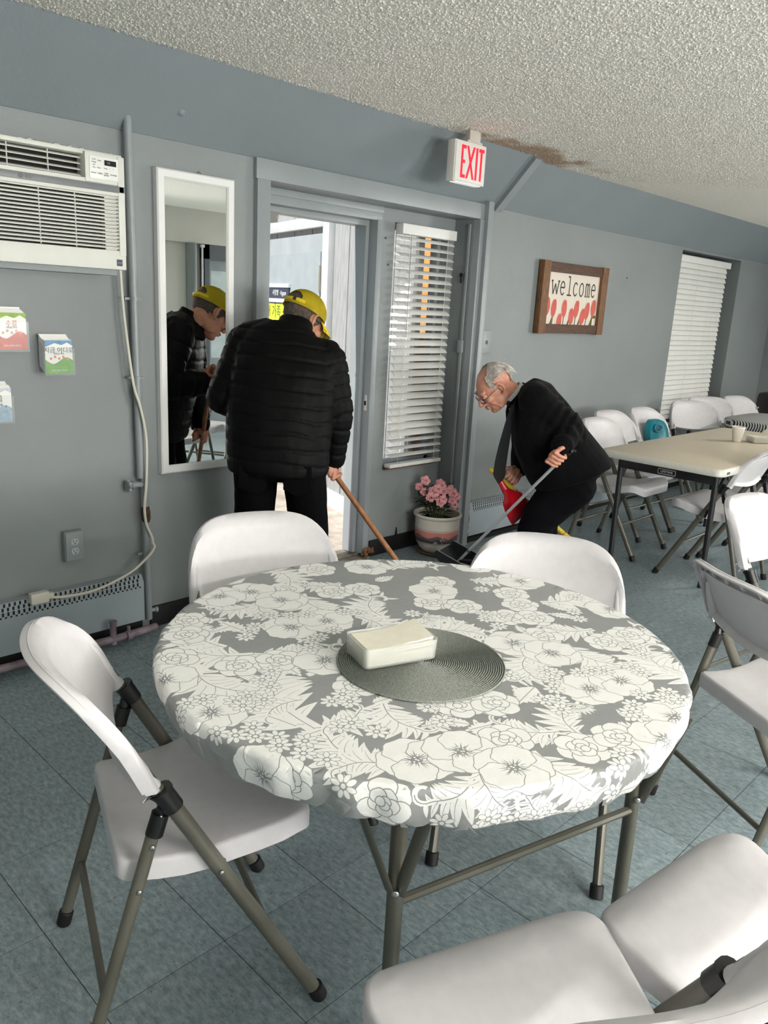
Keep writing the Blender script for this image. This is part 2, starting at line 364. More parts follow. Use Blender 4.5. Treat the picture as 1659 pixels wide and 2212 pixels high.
# ---- entry: header, posts, door frame
MB().box((2.28, 3.095, 2.018), (3.935, 3.30, 2.105), bev=.003).build('trim_header', trim_m, smooth=30, kind='structure')
MB().box((2.283, 3.09, 0), (2.357, 3.30, 2.018), bev=.003).build('trim_jamb_left', trim_m, smooth=30, kind='structure')
MB().box((3.897, 3.09, 0), (3.935, 3.29, 2.018), bev=.003).box((3.935, 3.065, 0), (3.985, 3.29, 2.12), bev=.003).build('trim_post', trim_m, smooth=30, kind='structure')
door = MB().box((2.357, 3.27, 1.945), (3.262, 3.42, 1.992), bev=.002).box((2.357, 3.262, 1.985), (3.262, 3.285, 2.018), bev=.002).build('door_1', trim_m, smooth=30, kind='structure')
MB().box((3.222, 3.265, .03), (3.262, 3.42, 1.95), bev=.002).build('jamb', trim_m, door, smooth=30)
MB().box((3.196, 3.33, .03), (3.222, 3.42, 1.95), bev=.002).box((2.357, 3.33, 1.915), (3.2, 3.42, 1.945), bev=.002).build('stop', trim_m, door, smooth=30)
MB().box((2.357, 3.27, .03), (2.39, 3.42, 1.95), bev=.002).build('jamb', trim_m, door, smooth=30)
thr_m = mat('worn_threshold', (176, 168, 152), .45, metal=.4, c2=(96, 84, 70), vs_=12)
MB().box((2.357, 3.24, 0), (3.26, 3.44, .018), bev=.004).box((2.357, 3.30, .018), (3.26, 3.36, .03), bev=.004).build('threshold', thr_m, door, smooth=30)
MB().box((3.2205, 3.285, .90), (3.2225, 3.315, .99)).build('strike_plate', steel, door, smooth=None)
MB().box((3.2195, 3.293, .93), (3.221, 3.307, .955)).build('latch_hole', dark_m, door, smooth=None)
mb = MB().box((2.50, 3.34, 1.885), (2.60, 3.39, 1.94), bev=.006)
mb.prism([(-.04, 0), (.04, 0), (.022, -.02), (.03, -.045), (0, -.05), (-.03, -.045), (-.022, -.02)], lambda a, b: V((2.56+a, 3.335, 1.915+b)), lambda a, b: V((2.56+a, 3.352, 1.915+b)))
mb.build('closer_bracket', mat('dull_zinc', (128, 128, 124), .45, metal=.6), door, smooth=30)
MB().tube([(2.50, 3.36, 1.92), (2.39, 3.42, 1.90)], .008, 8).build('closer_arm', MATS['dull_zinc'], door)
rot = mat('rotten_wood', (140, 96, 58), .9, c2=(48, 30, 20), vs_=40, bump=.6, bs=60)
mb = MB()
for k in range(14): mb.ball((3.215+random.random()*.09, 3.262-random.random()*.02, .01+random.random()*.05), (.008+random.random()*.012, .006, .008+random.random()*.02), 1)
mb.build('trim_rot', rot, smooth=60, kind='structure')
mb = MB()
for k in range(16): mb.ball((4.0+random.gauss(0, .007), 3.09, .03+random.random()*.22), (.012, .008, .012+random.random()*.02), 1)
mb.build('trim_rot_post', rot, smooth=60, kind='structure')
# black rubber baseboards with a torn top edge
mb = MB().box((1.72, 3.108, 0), (2.283, 3.122, .10), bev=.002); mb.build('baseboard_north', black_rb, smooth=30, kind='structure')
mb = MB().box((3.285, 3.268, 0), (3.895, 3.282, .10), bev=.002)
mb.prism([(0, .09), (.014, .10), (.022, .15), (.028, .105), (.045, .09)], lambda a, b: V((3.50+a, 3.278, b)), lambda a, b: V((3.50+a, 3.27, b)))
mb.build('baseboard_entry', black_rb, smooth=30, kind='structure')
MB().box((4.03, 3.095, 0), (9.0, 3.172, .03)).build('baseboard_east', dark_m, smooth=None, kind='structure')

# ---- sidelight window and its horizontal blind
def window(name, x0, x1, z0, z1, y, n_m=0):
    fr = MB()
    for a, b in (((x0, y, z0), (x0+.03, y+.05, z1)), ((x1-.03, y, z0), (x1, y+.05, z1)), ((x0, y, z0), (x1, y+.05, z0+.03)), ((x0, y, z1-.03), (x1, y+.05, z1))): fr.box(a, b)
    o = fr.build(name, trim_m, smooth=None, kind='structure')
    gl = bpy.data.materials.get('pane_glass')
    if not gl:
        gl = bpy.data.materials.new('pane_glass'); gl.use_nodes = True; n = gl.node_tree.nodes; n.remove(n['Principled BSDF'])
        t = n.new('ShaderNodeBsdfTransparent'); g = n.new('ShaderNodeBsdfGlossy'); g.inputs['Roughness'].default_value = .02; f = n.new('ShaderNodeFresnel'); f.inputs[0].default_value = 1.3
        mx = n.new('ShaderNodeMixShader'); L = gl.node_tree.links
        L.new(f.outputs[0], mx.inputs[0]); L.new(t.outputs[0], mx.inputs[1]); L.new(g.outputs[0], mx.inputs[2]); L.new(mx.outputs[0], n['Material Output'].inputs[0])
    MB().box((x0+.03, y+.02, z0+.03), (x1-.03, y+.026, z1-.03)).build('pane', gl, o, smooth=None)
    return o
window('window_1', 3.372, 3.835, .545, 1.95, 3.335)
window('window_3', .15, 1.65, .75, 1.95, -4.06); window('window_4', 2.35, 3.85, .75, 1.95, -4.06)
o = window('window_5', -1.95, -.45, .75, 1.95, 0); o.matrix_world = Matrix(((0, 1, 0, 9.04), (1, 0, 0, 0), (0, 0, 1, 0), (0, 0, 0, 1)))

def blind(name, x0, x1, z0, z1, y, pitch, ang0, ang1, label, cords, bottom=True, hw_=.025, over=.0, sag=0.):
    r = empty(name, ((x0+x1)/2, y, z1), label, 'blind')
    W = (x1-x0)/2
    mb = MB().box((-W-.006-over, -.03, -.055), (W+.006+over, .028, 0), bev=.004); mb.build('headrail', blind_m, r, smooth=30)
    prof = [(-hw_, -.0015), (-hw_*.5, .0018), (0, .003), (hw_*.5, .0018), (hw_, -.0015)]
    me = None; n = int((z1-z0-.10)/pitch)
    if me is None:
        mb = MB(); up = [[(sx*W, a, b+.0014) for a, b in prof] + [(sx*W, a, b-.0014) for a, b in prof[::-1]] for sx in (-1, -.5, 0, .5, 1)]
        mb.loft(up); me = mb.mesh('slat', blind_m, 50)
    for k in range(n):
        o = link('slat', me, r); t = k/max(1, n-1)
        o.location = (0, 0, -.075-k*pitch); a = ang0+(ang1-ang0)*min(1, t*1.6)
        if sag and n-4 < k: a = sag
        o.rotation_euler = (radians(a+random.uniform(-1.5, 1.5)), radians(random.uniform(-.25, .25)), 0)
    if bottom: MB().box((-W-.004, -.028, z0-z1), (W+.004, .024, z0-z1+.022), bev=.004).build('bottom_rail', blind_m, r, smooth=30)
    for c in cords:
        MB().tube([(c, -.027, -.05), (c, -.027, z0-z1+.01)], .0011, 5).build('ladder_cord', blind_m, r)
    return r
b1 = blind('sidelight_blind', 3.376, 3.832, .552, 1.945, 3.243, .0445, 24, 38, 'white slatted blind on the narrow sidelight window beside the open door', (.16, -.17), sag=8)
MB().tube([(-.165, -.034, -.06), (-.168, -.036, -.62)], .0035, 6).build('tilt_wand', mat('clear_wand', (170, 174, 178), .2, alpha=.75), b1)
MB().box((3.37, 3.255, .535), (3.84, 3.30, .545)).build('trim_sill', rot, smooth=None, kind='structure')
# covered window in the right hand recess with its closed blind
window('window_2', 6.80, 7.99, .56, 2.07, 3.30)
blind('recess_blind', 6.815, 7.90, .56, 2.055, 3.245, .0445, 68, 66, 'closed white slatted blind in the deep recess past the welcome sign', (-.12, .3), hw_=.027, over=.02)

# ================================================================ OUTSIDE
conc = mat('rough_concrete', (196, 186, 174), .85, c2=(150, 138, 126), vs_=9, bump=.5, bs=25)
MB().box((-3, 3.44, -.12), (9, 14, -.03)).build('ground', conc, smooth=None, kind='structure')
E_, N_ = V((.292, .957, 0)).normalized(), V((-.957, .292, 0)).normalized()
O_ = V((3.884, 4.048, 0))
sid = mat('weathered_siding', (158, 160, 160), .75, c2=(136, 138, 138), vs_=14, bump=.3, bs=40, stretch=(3, 3, .4))
sw = empty('siding_wall', O_, 'white grooved plank siding wall outside the open door', 'wall'); sw['kind'] = 'structure'; sw.rotation_euler = (0, 0, math.atan2(E_.y, E_.x))
del sw['category']
# local frame: x along the wall away from us, y towards the entry side
gro = [-.68, -.42, -.09, .244, .566, .906, 1.27, 1.651, 2.05, 2.45, 2.85, 3.25, 3.65, 4.05, 4.5]
for a, b in zip(gro, gro[1:]):
    MB().box((a+.006, -.03, .09), (b-.006, 0, 2.36), bev=.003).build('plank', sid, sw, smooth=30)
MB().box((gro[0], -.06, .0), (gro[-1], -.022, 2.36)).build('backing', mat('groove_grey', (120, 120, 120), .8), sw, smooth=None)
MB().box((gro[0], -.03, -.03), (.487, .03, .10), bev=.004).build('skirt_board', mat('casing_white', (190, 193, 194), .4), sw, smooth=30)
dr = tag(MB().box((.66, 0, -.02), (1.95, .012, 1.99)).build('outer_door_frame', mat('cool_white_paint', (158, 164, 167), .5), sw, smooth=None))
lf = MB().box((.69, .012, 0), (1.93, .022, 1.86), bev=.003).build('door_leaf', mat('pale_blue_grey_paint', (148, 156, 159), .45), sw, smooth=30)
MB().box((.49, 0, -.02), (.60, .05, 2.11), bev=.004).box((.60, 0, 2.03), (2.0, .05, 2.11), bev=.004).box((1.95, 0, -.02), (2.05, .05, 2.11), bev=.004).build('casing', mat('casing_white', (190, 193, 194), .4), sw, smooth=30)
MB().tube([(.675, .03, 1.56), (.675, .03, 1.76)], .012, 8).box((.66, .012, 1.57), (.70, .026, 1.75)).build('hinge', mat('painted_hinge', (170, 168, 160), .4, metal=.4), sw, smooth=40)
def wl_(t, h, z): return O_+E_*t+N_*h+V((0, 0, z))
pq = empty('door_plaque', wl_(1.57, .024, 1.55), 'dark room name plaque in white rails on the outside door', 'sign', math.atan2(E_.y, E_.x))
navy = mat('plaque_navy', (52, 58, 74), .4)
MB().box((-.29, 0, -.045), (.29, .012, .045)).build('plate', navy, pq, smooth=None)
MB().box((-.30, 0, .045), (.30, .02, .075)).box((-.30, 0, -.075), (.30, .02, -.045)).build('rail', white_en, pq, smooth=None)
text_mesh('lettering', '사랑방 · Agape', .052, white_en, pq, frame_M((-.085, .014, 0), (-1, 0, 0), (0, 1, 0)))
ys = empty('hanging_notice', wl_(1.57, .024, 1.31), 'yellow notice with green lettering hanging from two hooks below the plaque', 'sign', math.atan2(E_.y, E_.x))
MB().box((-.31, 0, -.10), (.31, .006, .15)).build('sheet', mat('notice_yellow', (226, 232, 60), .5), ys, smooth=None)
text_mesh('lettering', '새 가족 소개', .115, mat('notice_green', (60, 120, 40), .5), ys, frame_M((-.06, .008, .08), (-1, 0, 0), (0, 1, 0)))
mb = MB()
for x in (-.2, .02, .22): mb.tube([(x, .006, .14), (x, .014, .17), (x, .008, .20), (x, .0, .24)], .004, 6)
mb.build('hook', steel, ys)
# timber studs standing beyond the sidelight
wood = mat('fresh_timber', (240, 176, 104), .7, c2=(222, 150, 84), vs_=6, stretch=(12, 12, 1), bump=.1)
MB().box((3.70, 3.425, -.03), (3.775, 3.455, 2.36), bev=.004).build('trim_corner_board', MATS['casing_white'], smooth=30, kind='structure')
for k in range(10):
    y = 4.02+.100*k
    tag(MB().box((5.30, y, -.03), (5.345, y+.094, 2.7), bev=.003).build('timber_post', wood, smooth=30), ('first', 'second', 'third', 'fourth', 'fifth', 'sixth', 'seventh', 'eighth', 'ninth', 'tenth')[9-k]+' from the left of the bare orange timber boards seen through the sidelight blind', 'post', 'bare timber boards outside')
# door mat with a scale pattern of coloured scallops
dm = tag(MB().box((2.45, 3.50, -.03), (3.22, 3.98, -.018), bev=.004).build('door_mat', mat('mat_pale', (206, 190, 205), .8, vs_=30), smooth=30), 'coloured door mat with a purple scallop pattern just outside the threshold', 'mat')
mp_ = plane_map((0, 0, -.0175), (1, 0, 0), (0, 1, 0), (0, 0, 1)); mb = MB()
for j in range(5):
    for i in range(9):
        cx = 2.49+.088*i+(.044 if j % 2 else 0); cy = 3.52+.085*j
        if cx > 3.17: continue
        mb.mi = (i+2*j) % 3; mb.poly([(cx-.034, cy+.0)]+[(cx+.034*cos(a), cy+.03+.036*sin(a)) for a in [pi*k/8 for k in range(9)]][::-1]+[(cx+.034, cy)], mp_)
        mb.mi = 3; mb.ribbon([(cx+.04*cos(a), cy+.03+.044*sin(a)) for a in [pi*k/8 for k in range(9)]], .007, lambda a, b: mp_(a, b, .0006))
mb.build('scallop_print', [mat('mat_red', (196, 96, 104), .8), mat('mat_lilac', (186, 160, 206), .8), mat('mat_white', (224, 216, 220), .8), mat('mat_purple', (96, 62, 110), .8)], dm, smooth=None, rec=False)
mb = MB()
for k in range(9): mb.ball((3.05+random.random()*.7, 4.05+random.random()*.5, -.024), (.012+random.random()*.014, .008, .004), 1)
tag(mb.build('fallen_leaves', mat('dry_leaf', (120, 96, 62), .9), kind='stuff'), 'dry fallen leaves scattered on the concrete outside the door')
# ================================================================ FURNITURE
# ---- one folding chair, copied for all the others. local x forward, y left, z up
def back_x(z): return -.078-(z-.586)*.44 - max(0, z-.70)*.10
def chair_parts(r):
    # seat
    n = 15; out = []
    def outline(ins):
        x0, x1 = -.168+ins, .234-ins; wr, wf = .190-ins, .229-ins; pts = []
        rr_, rf_ = max(.02, .028-ins), max(.02, .085-ins)
        for k in range(9): a = radians(-90+90*k/8*1.0); pts.append((x1-rf_+rf_*cos(a), -(wf-rf_)+rf_*sin(a)))
        for k in range(9): a = radians(0+90*k/8); pts.append((x1-rf_+rf_*cos(a), (wf-rf_)+rf_*sin(a)))
        for k in range(1, 6): t = k/6; pts.append((x1-rf_+(x0+rr_-x1+rf_)*t, wf+(wr-wf)*t))
        for k in range(5): a = radians(90+90*k/4); pts.append((x0+rr_+rr_*cos(a), (wr-rr_)+rr_*sin(a)))
        for k in range(5): a = radians(180+90*k/4); pts.append((x0+rr_+rr_*cos(a), -(wr-rr_)+rr_*sin(a)))
        for k in range(1, 6): t = k/6; pts.append((x0+rr_+(x1-rf_-x0-rr_)*t, -(wr+(wf-wr)*t)))
        return pts
    def zs(x, y):
        t = (x+.165)/.391
        z = .449-.010*sin(min(1, t/.55)*pi) + .040*max(0, (t-.35)/.5)**2*(1 if t < .85 else 1) 
        if t > .72: z -= .34*(t-.72)**2*1.0
        if t > .85: z -= 1.2*(t-.85)**2
        return z - .006*(1-min(1, (y/.19)**2))*min(1, t*3)*(1 if t < .8 else max(0, (1-t)*5))
    base = outline(0)
    def ring(k, dz, ins=0): 
        o = outline(ins)
        return [(x*k+.03*(1-k), y*k, zs(x*k+.03*(1-k), y*k)+dz) for x, y in o]
    mb = MB(); mb.loft([ring(1, -.046), ring(1, -.012), ring(1, -.005, .0015), ring(1, -.001, .005), ring(1, 0, .011), ring(.86, 0, .011), ring(.62, 0, .011), ring(.36, 0, .011), ring(.12, 0, .011)], cap=False)
    top = mb.bm.verts[:][-len(base):]; mb.bm.faces.new(top)
    mb.loft([ring(.985, -.046), ring(.97, -.018), ring(.5, -.016)], cap=True)
    mb.build('seat', white_pl, r, smooth=50)
    # backrest
    def zt(s): return .624+.216*(1-min(1, abs(s)/.239)**4.5)**(1/2.6)
    def zb(s):
        a = abs(s)
        if a > .207: return .612
        return .632-.020*cos(min(1, a/.2)*pi/2)
    def bx(s, z): return back_x(z)-.070*(1-(s/.239)**2)*(.6+.4*min(1, (z-.60)/.15))
    cols = [-.239*cos(pi*i/34) for i in range(35)]; cols = sorted(cols+[-.2075, -.2065, .2065, .2075]); TT = [0, .035, .09, .19, .33, .48, .62, .74, .84, .905, .95, .98, 1]; rows = 12
    def pt(s, t, off):
        z = zb(s)+(zt(s)-zb(s))*t; d = min((zt(s)-z), (.239-abs(s))*1.0)
        d = max(0, d); rim = .013*max(0, 1-d/.015)**2 - .004*math.exp(-((d-.020)/.014)**2)
        return V((bx(s, z)-rim-off, s, z))
    mb = MB(); F = [[mb.bm.verts.new(pt(s, j/rows, 0)) for j in range(rows+1)] for s in cols]
    B = [[mb.bm.verts.new(pt(s, j/rows, .006)) for j in range(rows+1)] for s in cols]
    for i in range(len(cols)-1):
        for j in range(rows):
            mb.bm.faces.new((F[i][j], F[i+1][j], F[i+1][j+1], F[i][j+1])); mb.bm.faces.new((B[i][j], B[i][j+1], B[i+1][j+1], B[i+1][j]))
    loop = [(i, rows) for i in range(len(cols))]
    # returned rim along the top and the sides, hollow behind
    for i in range(len(cols)-1):
        for j, dep in ((rows, .020), (0, .024)):
            a, b = cols[i], cols[i+1]
            p = [pt(a, TT[j], 0), pt(b, TT[j], 0)]; q = [x+V((-dep, 0, -.003 if j else -.014)) for x in p]
            q2 = [x+V((.001, 0, -.005 if j else .005)) for x in q]; p2 = [x+V((-.006, 0, -.006 if j else .006)) for x in p]
            for quad in ((p[0], p[1], q[1], q[0]), (q[0], q[1], q2[1], q2[0]), (q2[0], q2[1], p2[1], p2[0])): mb.face(quad)
    for j in range(rows):
        for i, sg in ((0, 1), (len(cols)-1, -1)):
            s = cols[i]; p = [pt(s, TT[j], 0), pt(s, TT[j+1], 0)]; q = [x+V((-.018, 0, 0)) for x in p]; q2 = [x+V((0, sg*.005, 0)) for x in q]; p2 = [x+V((-.006, sg*.006, 0)) for x in p]
            for quad in ((p[0], p[1], q[1], q[0]), (q[0], q[1], q2[1], q2[0]), (q2[0], q2[1], p2[1], p2[0])): mb.face(quad)
    led = [-.2+.4*i/24 for i in range(25)]                                   # inner lip and ribs that make the hollow channel behind the top rim
    mb.loft([[(bx(s, z)-.004, s, z), (bx(s, z)-.019, s, z-.001), (bx(s, z)-.019, s, z-.0045), (bx(s, z)-.004, s, z-.0045)] for s, z in [(s, zt(s)-.036) for s in led]])
    for s in (-.17, -.115, -.06, 0, .06, .115, .17):
        z1, z0 = zt(s)-.003, zt(s)-.037; x1, x0 = bx(s, z1)-.0125, bx(s, z0)-.002
        for y in (s-.0013, s+.0013): mb.face([(x0, y, z0), (x0-.014, y, z0), (x1-.012, y, z1), (x1, y, z1)])
        mb.face([(x0-.014, s-.0013, z0), (x0-.014, s+.0013, z0), (x1-.012, s+.0013, z1), (x1-.012, s-.0013, z1)])
    bmesh.ops.remove_doubles(mb.bm, verts=mb.bm.verts, dist=.0002)
    for sy in (1, -1):                                                       # moulded sleeves over the tube ends
        mb.tube([(back_x(z)-o_, sy*yy, z) for z, o_, yy in ((.611, .014, .2165), (.63, .019, .2165), (.67, .021, .216), (.71, .021, .213), (.735, .021, .209))], [.0168, .0172, .0150, .0105, .005], 12, squash=(1.05, 1))
    mb.build('backrest', white_pl, r, smooth=45)
    # tubes
    for sy in (1, -1):
        y = .2235*sy; k = .245/.586
        pts = [(.240, y, .012), (.245-.40*.551, y, .40), (-.078, y, .586), (back_x(.61)-.013, y*.975, .61), (back_x(.65)-.019, y*.965, .65)]
        lg = MB().tube(pts, .0145, 10, squash=(1.12, .9)).build('front_leg', taupe, r)
        MB().lathe([(.0165, 0), (.0185, .002), (.0185, .034), (.016, .036)], (0, 0, 0), 14).build('rubber_foot', black_rb, lg).matrix_local = Matrix.Translation((.247, y, .0)) @ Matrix.Rotation(-.42, 4, 'Y')
        rl = MB().tube([(-.096, y*.97, .545), (-.246, y*.97, .012)], .0125, 10, squash=(1.1, .9)).build('rear_leg', taupe, r)
        MB().lathe([(.0155, 0), (.0172, .002), (.0172, .034), (.015, .036)], (0, 0, 0), 14).build('rubber_foot', black_rb, rl).matrix_local = Matrix.Translation((-.249, y*.97, .0)) @ Matrix.Rotation(.26, 4, 'Y')
        dv = V((-.078-.245, 0, .586)).normalized(); c = V((-.078, y, .586))
        mb = MB().tube([c-dv*.022, c+dv*.026], .0205, 14)
        mb.tube([c+dv*.020, c+dv*.027], .0225, 14)
        mb.tube([c+V((-.008, 0, -.012)), (-.092, y*.97, .553)], .011, 10)
        mb.tube([(-.090, y*.97, .556), (-.103, y*.97, .512)], .0165, 12, squash=(1.05, .95))
        mb.prism([(-.02, .0), (-.034, .012), (-.03, .02), (.0, .012)], lambda a, b: V((-.078+a, y-.006, .586+b)), lambda a, b: V((-.078+a, y+.006, .586+b)))
        hb = mb.build('hinge_bracket', black_pl, r)
        for (sx, sz, off) in ((-.092, .553, .012), (-.1085, .493, .0125), (-.1345, .402, .0125), (.021, .405, .0155), (.155, .462, -.008)):
            yy = (y*(.97 if off < .014 else 1)+sy*off) if off > 0 else sy*.2125
            sme = MATS.get('_screw')
            if sme is None:
                sme = MB().lathe([(.0052, -.001), (.0052, .0012), (.0035, .0026), (.001, .003)], n=10).mesh('screw', steel, 50); MATS['_screw'] = sme
            o = link('screw', sme, r); o.matrix_local = Matrix.Translation((sx, yy, sz)) @ Matrix.Rotation(-pi/2*sy, 4, 'X')
    MB().tube([(-.2015, -.214, .165), (-.2015, .214, .165)], .0085, 8).build('rear_stretcher', taupe, r)
    MB().tube([(.128, -.221, .214), (.128, .221, .214)], .0085, 8).build('front_stretcher', taupe, r)
    MB().tube([(.03, -.215, .412), (.03, .215, .412)], .006, 8).build('seat_pivot_rod', taupe, r)
chair0 = None
def chair(x, y, deg, label, group=None):
    global chair0
    if chair0 is None:
        chair0 = o = empty('folding_chair', (0, 0, 0), label, 'chair'); chair_parts(o)
    else: o = copy_tree(chair0)
    o.location = (x, y, 0); o.rotation_euler = (0, 0, radians(deg)); o['label'] = label; o['group'] = group or 'white folding chairs'
    return o
RG, SG = 'white folding chairs round the patterned table', 'white folding chairs at the beige table'
chair(.817, 1.351, -19.1, 'white folding chair seen from behind at the left of the patterned round table', RG)
chair(1.368, 1.720, -111, 'white folding chair behind the patterned table, by the man in the yellow cap', RG)
chair(1.815, 1.115, -148.5, 'white folding chair behind the patterned table, its back hiding the legs of the suited man', RG)
chair(.86, .43, 69, 'white folding chair nearest the viewpoint, its back cut off by the bottom edge', RG)
chair(1.32, .28, 83, 'white folding chair whose bare seat shows right of the nearest chair', RG)
chair(2.390, .612, -31, 'white folding chair turned away from the round table, ribbed hollow back towards us')
chair(3.204, .847, -99, 'white folding chair facing the one with the ribbed back, cut off by the right edge')
chair(4.725, 1.758, 90.5, 'white folding chair pushed under the near long side of the beige table', SG)
chair(5.28, 1.73, 91, 'white folding chair behind the one pushed under the near side of the beige table', SG)
chair(4.817, 2.445, -89.6, 'white folding chair pushed under the far side of the beige table beside the suited man', SG)
chair(5.275, 2.62, -93, 'white folding chair between the teal booster chair and the one beside the suited man', SG)
chair(5.75, 2.60, -92, 'white folding chair with the teal booster seat on it', SG)
chair(6.62, 2.70, -125, 'white folding chair facing out under the covered window, widest back in that row')
chair(7.16, 2.80, -128, 'white folding chair under the covered window, partly hidden by a wider chair back')
chair(7.68, 2.66, -104, 'white folding chair in the far corner beside the black bag')
chair(3.75, .45, 150, 'white folding chair behind the viewpoint, seen only in the mirror')

# ---- round table under the patterned cloth
TC = V((1.32, 1.13, 0)); TZ = .742; TR = .605
rt = empty('round_table', TC, 'round folding table under the grey and white flowered cloth', 'table')
MB().lathe([(.05, .695), (.585, .695), (.594, .70), (.597, .715), (.594, .733), (.58, .738), (.05, .738)], n=64).build('tabletop', white_pl, rt)
legs = [(-.36, -.29), (.27, -.454), (.36, .29), (-.27, .455)]
for k, (a, b) in enumerate(legs):
    lg = MB().tube([(a*.985, b*.985, .70), (a, b, .012)], .0165, 12).build('leg', taupe, rt)
    MB().lathe([(.019, 0), (.0205, .003), (.0205, .04), (.018, .042)], (a, b, 0), 14).build('rubber_foot', black_rb, lg)
for (p, q) in ((0, 1), (2, 3)):
    A, B = V((*legs[p], .40)), V((*legs[q], .40))
    MB().tube([A, B], .0095, 8).build('stretcher', taupe, rt)
    MB().tube([V((A.x, A.y, .68)), V((B.x, B.y, .68))], .0095, 8).build('top_bar', taupe, rt)
    for P, s in ((A, 1), (B, -1)):
        d = (B-A).normalized()*s; nn_ = V((-d.y, d.x, 0)); nn_ *= (1 if nn_.dot(V((P.x, P.y, 0))) > 0 else -1); bs = V((P.x, P.y, .43))
        for o_ in (-d*.11, nn_*.10): MB().tube([bs+o_*.12, V((P.x, P.y, .69))+o_], .0105, 8, squash=(.4, 1.3)).build('brace', taupe, rt)
        o = link('screw', MATS['_screw'], rt); o.location = bs+V((-.014, -.013, .004)); o.rotation_euler = (pi/2, 0, -.8); o.scale = (1.5, 1.5, 1.5)

# cloth: s is the distance over the cloth from the middle, a the angle
BR = .012; R0 = TR-BR; S1 = R0+BR*pi/2; HEM = S1+.066
def cloth(u, v, h=0.):
    s = sqrt(u*u+v*v); a = math.atan2(v, u); c_, s_ = cos(a), sin(a)
    if h:
        q = max(0, min(1, (s-R0+.004)/.010)); h = h*(1+5*q)
    if s <= R0: return V((u, v, TZ+h))
    if s <= S1:
        k = (s-R0)/BR; r = R0+(BR+h)*sin(k); z = TZ-BR+(BR+h)*cos(k); t = 0
    else:
        t = min(1.2, (s-S1)/(HEM-S1)); r = TR+h-.016*t*t; z = TZ-BR-(s-S1)
    if s > R0:
        q = min(1, (s-R0)/.03)
        r += q*(.0030*sin(a*23+3*sin(a*5))+.0024*sin(a*41+2*sin(a*7))+.003*noise.noise(V((c_*9, s_*9, s*14)))+.0022*noise.noise(V((c_*22, s_*22, s*22))))
        z += q*t*(.0035*sin(a*9+1)+.004*noise.noise(V((c_*6, s_*6, 5))))
    return V((r*c_, r*s_, z))
grey = mat('cloth_grey', (152, 154, 153), .38, var=.02, vs_=30, bump=.12, bs=60)
wht = mat('cloth_white', (248, 247, 243), .38, var=.015, vs_=30, bump=.12, bs=60)
tcl = empty('tablecloth', TC, 'fitted vinyl tablecloth with white flowers and scrolls on grey', 'tablecloth')
class Print:                                     # flat printed shapes; what lies on top wins
    def __init__(s): s.polys = []; s.buf = []
    def begin(s, x, y, r): s.buf = []
    def end(s):
        s.buf.sort(key=lambda q: q[1]); s.polys += [(p, w_) for p, h, w_ in s.buf]; s.buf = []
    def poly(s, pts, h, white):
        P = []
        for x, y in pts:
            r = sqrt(x*x+y*y)
            if r > HEM-.003: x, y = x*(HEM-.003)/r, y*(HEM-.003)/r
            if not P or (x-P[-1][0])**2+(y-P[-1][1])**2 > 4e-8: P.append((x, y))
        if len(P) > 2 and sum(1 for p in pts if p[0]**2+p[1]**2 < (HEM-.003)**2) > len(pts)*.25: s.buf.append((P, h, white))
    def ribbon(s, pts, wd, h, white, t1=1.):
        n = len(pts); L = []; R = []
        for i, p in enumerate(pts):
            a = pts[max(i-1, 0)]; b = pts[min(i+1, n-1)]; d = V((b[0]-a[0], b[1]-a[1])); d = d.normalized() if d.length > 1e-9 else V((1, 0))
            k = wd*.5*(1+(t1-1)*i/(n-1)); L.append((p[0]-d.y*k, p[1]+d.x*k)); R.append((p[0]+d.y*k, p[1]-d.x*k))
        for i in range(n-1): s.poly([R[i], R[i+1], L[i+1], L[i]], h, white)
PR = Print(); rnd = random.Random(3)
LW = .0018                                        # width of the printed outline
H = lambda base, k: base+.00004*k
def place(cx, cy, sc_, rot):
    c_, s_ = cos(rot), sin(rot)
    return lambda x, y: (cx+sc_*(x*c_-y*s_), cy+sc_*(x*s_+y*c_))
def blobby(n, r, lob, amp, ph, wav=.0): return [((r*(1-amp+amp*abs(cos(lob*.5*t+ph))+wav*sin(17*t+ph)))*cos(t), (r*(1-amp+amp*abs(cos(lob*.5*t+ph))+wav*sin(17*t+ph)))*sin(t)) for t in [2*pi*i/n for i in range(n)]]
def daisy(x, y, r=.0245, base=.0011):
    T = place(x, y, r, rnd.random()*6)
    for k in range(8):
        a = 2*pi*k/8; p = [(.63+.36*cos(t), .20*sin(t)) for t in [2*pi*i/10 for i in range(10)]]
        PR.poly([T(u*cos(a)-v*sin(a), u*sin(a)+v*cos(a)) for u, v in [(.63+.41*cos(t), .26*sin(t)) for t in [2*pi*i/10 for i in range(10)]]], H(base, k*.5), 0)
        PR.poly([T(u*cos(a)-v*sin(a), u*sin(a)+v*cos(a)) for u, v in p], H(base, 8), 1)
    PR.poly([T(*p) for p in blobby(12, .27, 1, 0, 0)], H(base, 9), 0); PR.poly([T(*p) for p in blobby(12, .19, 1, 0, 0)], H(base, 10), 1)
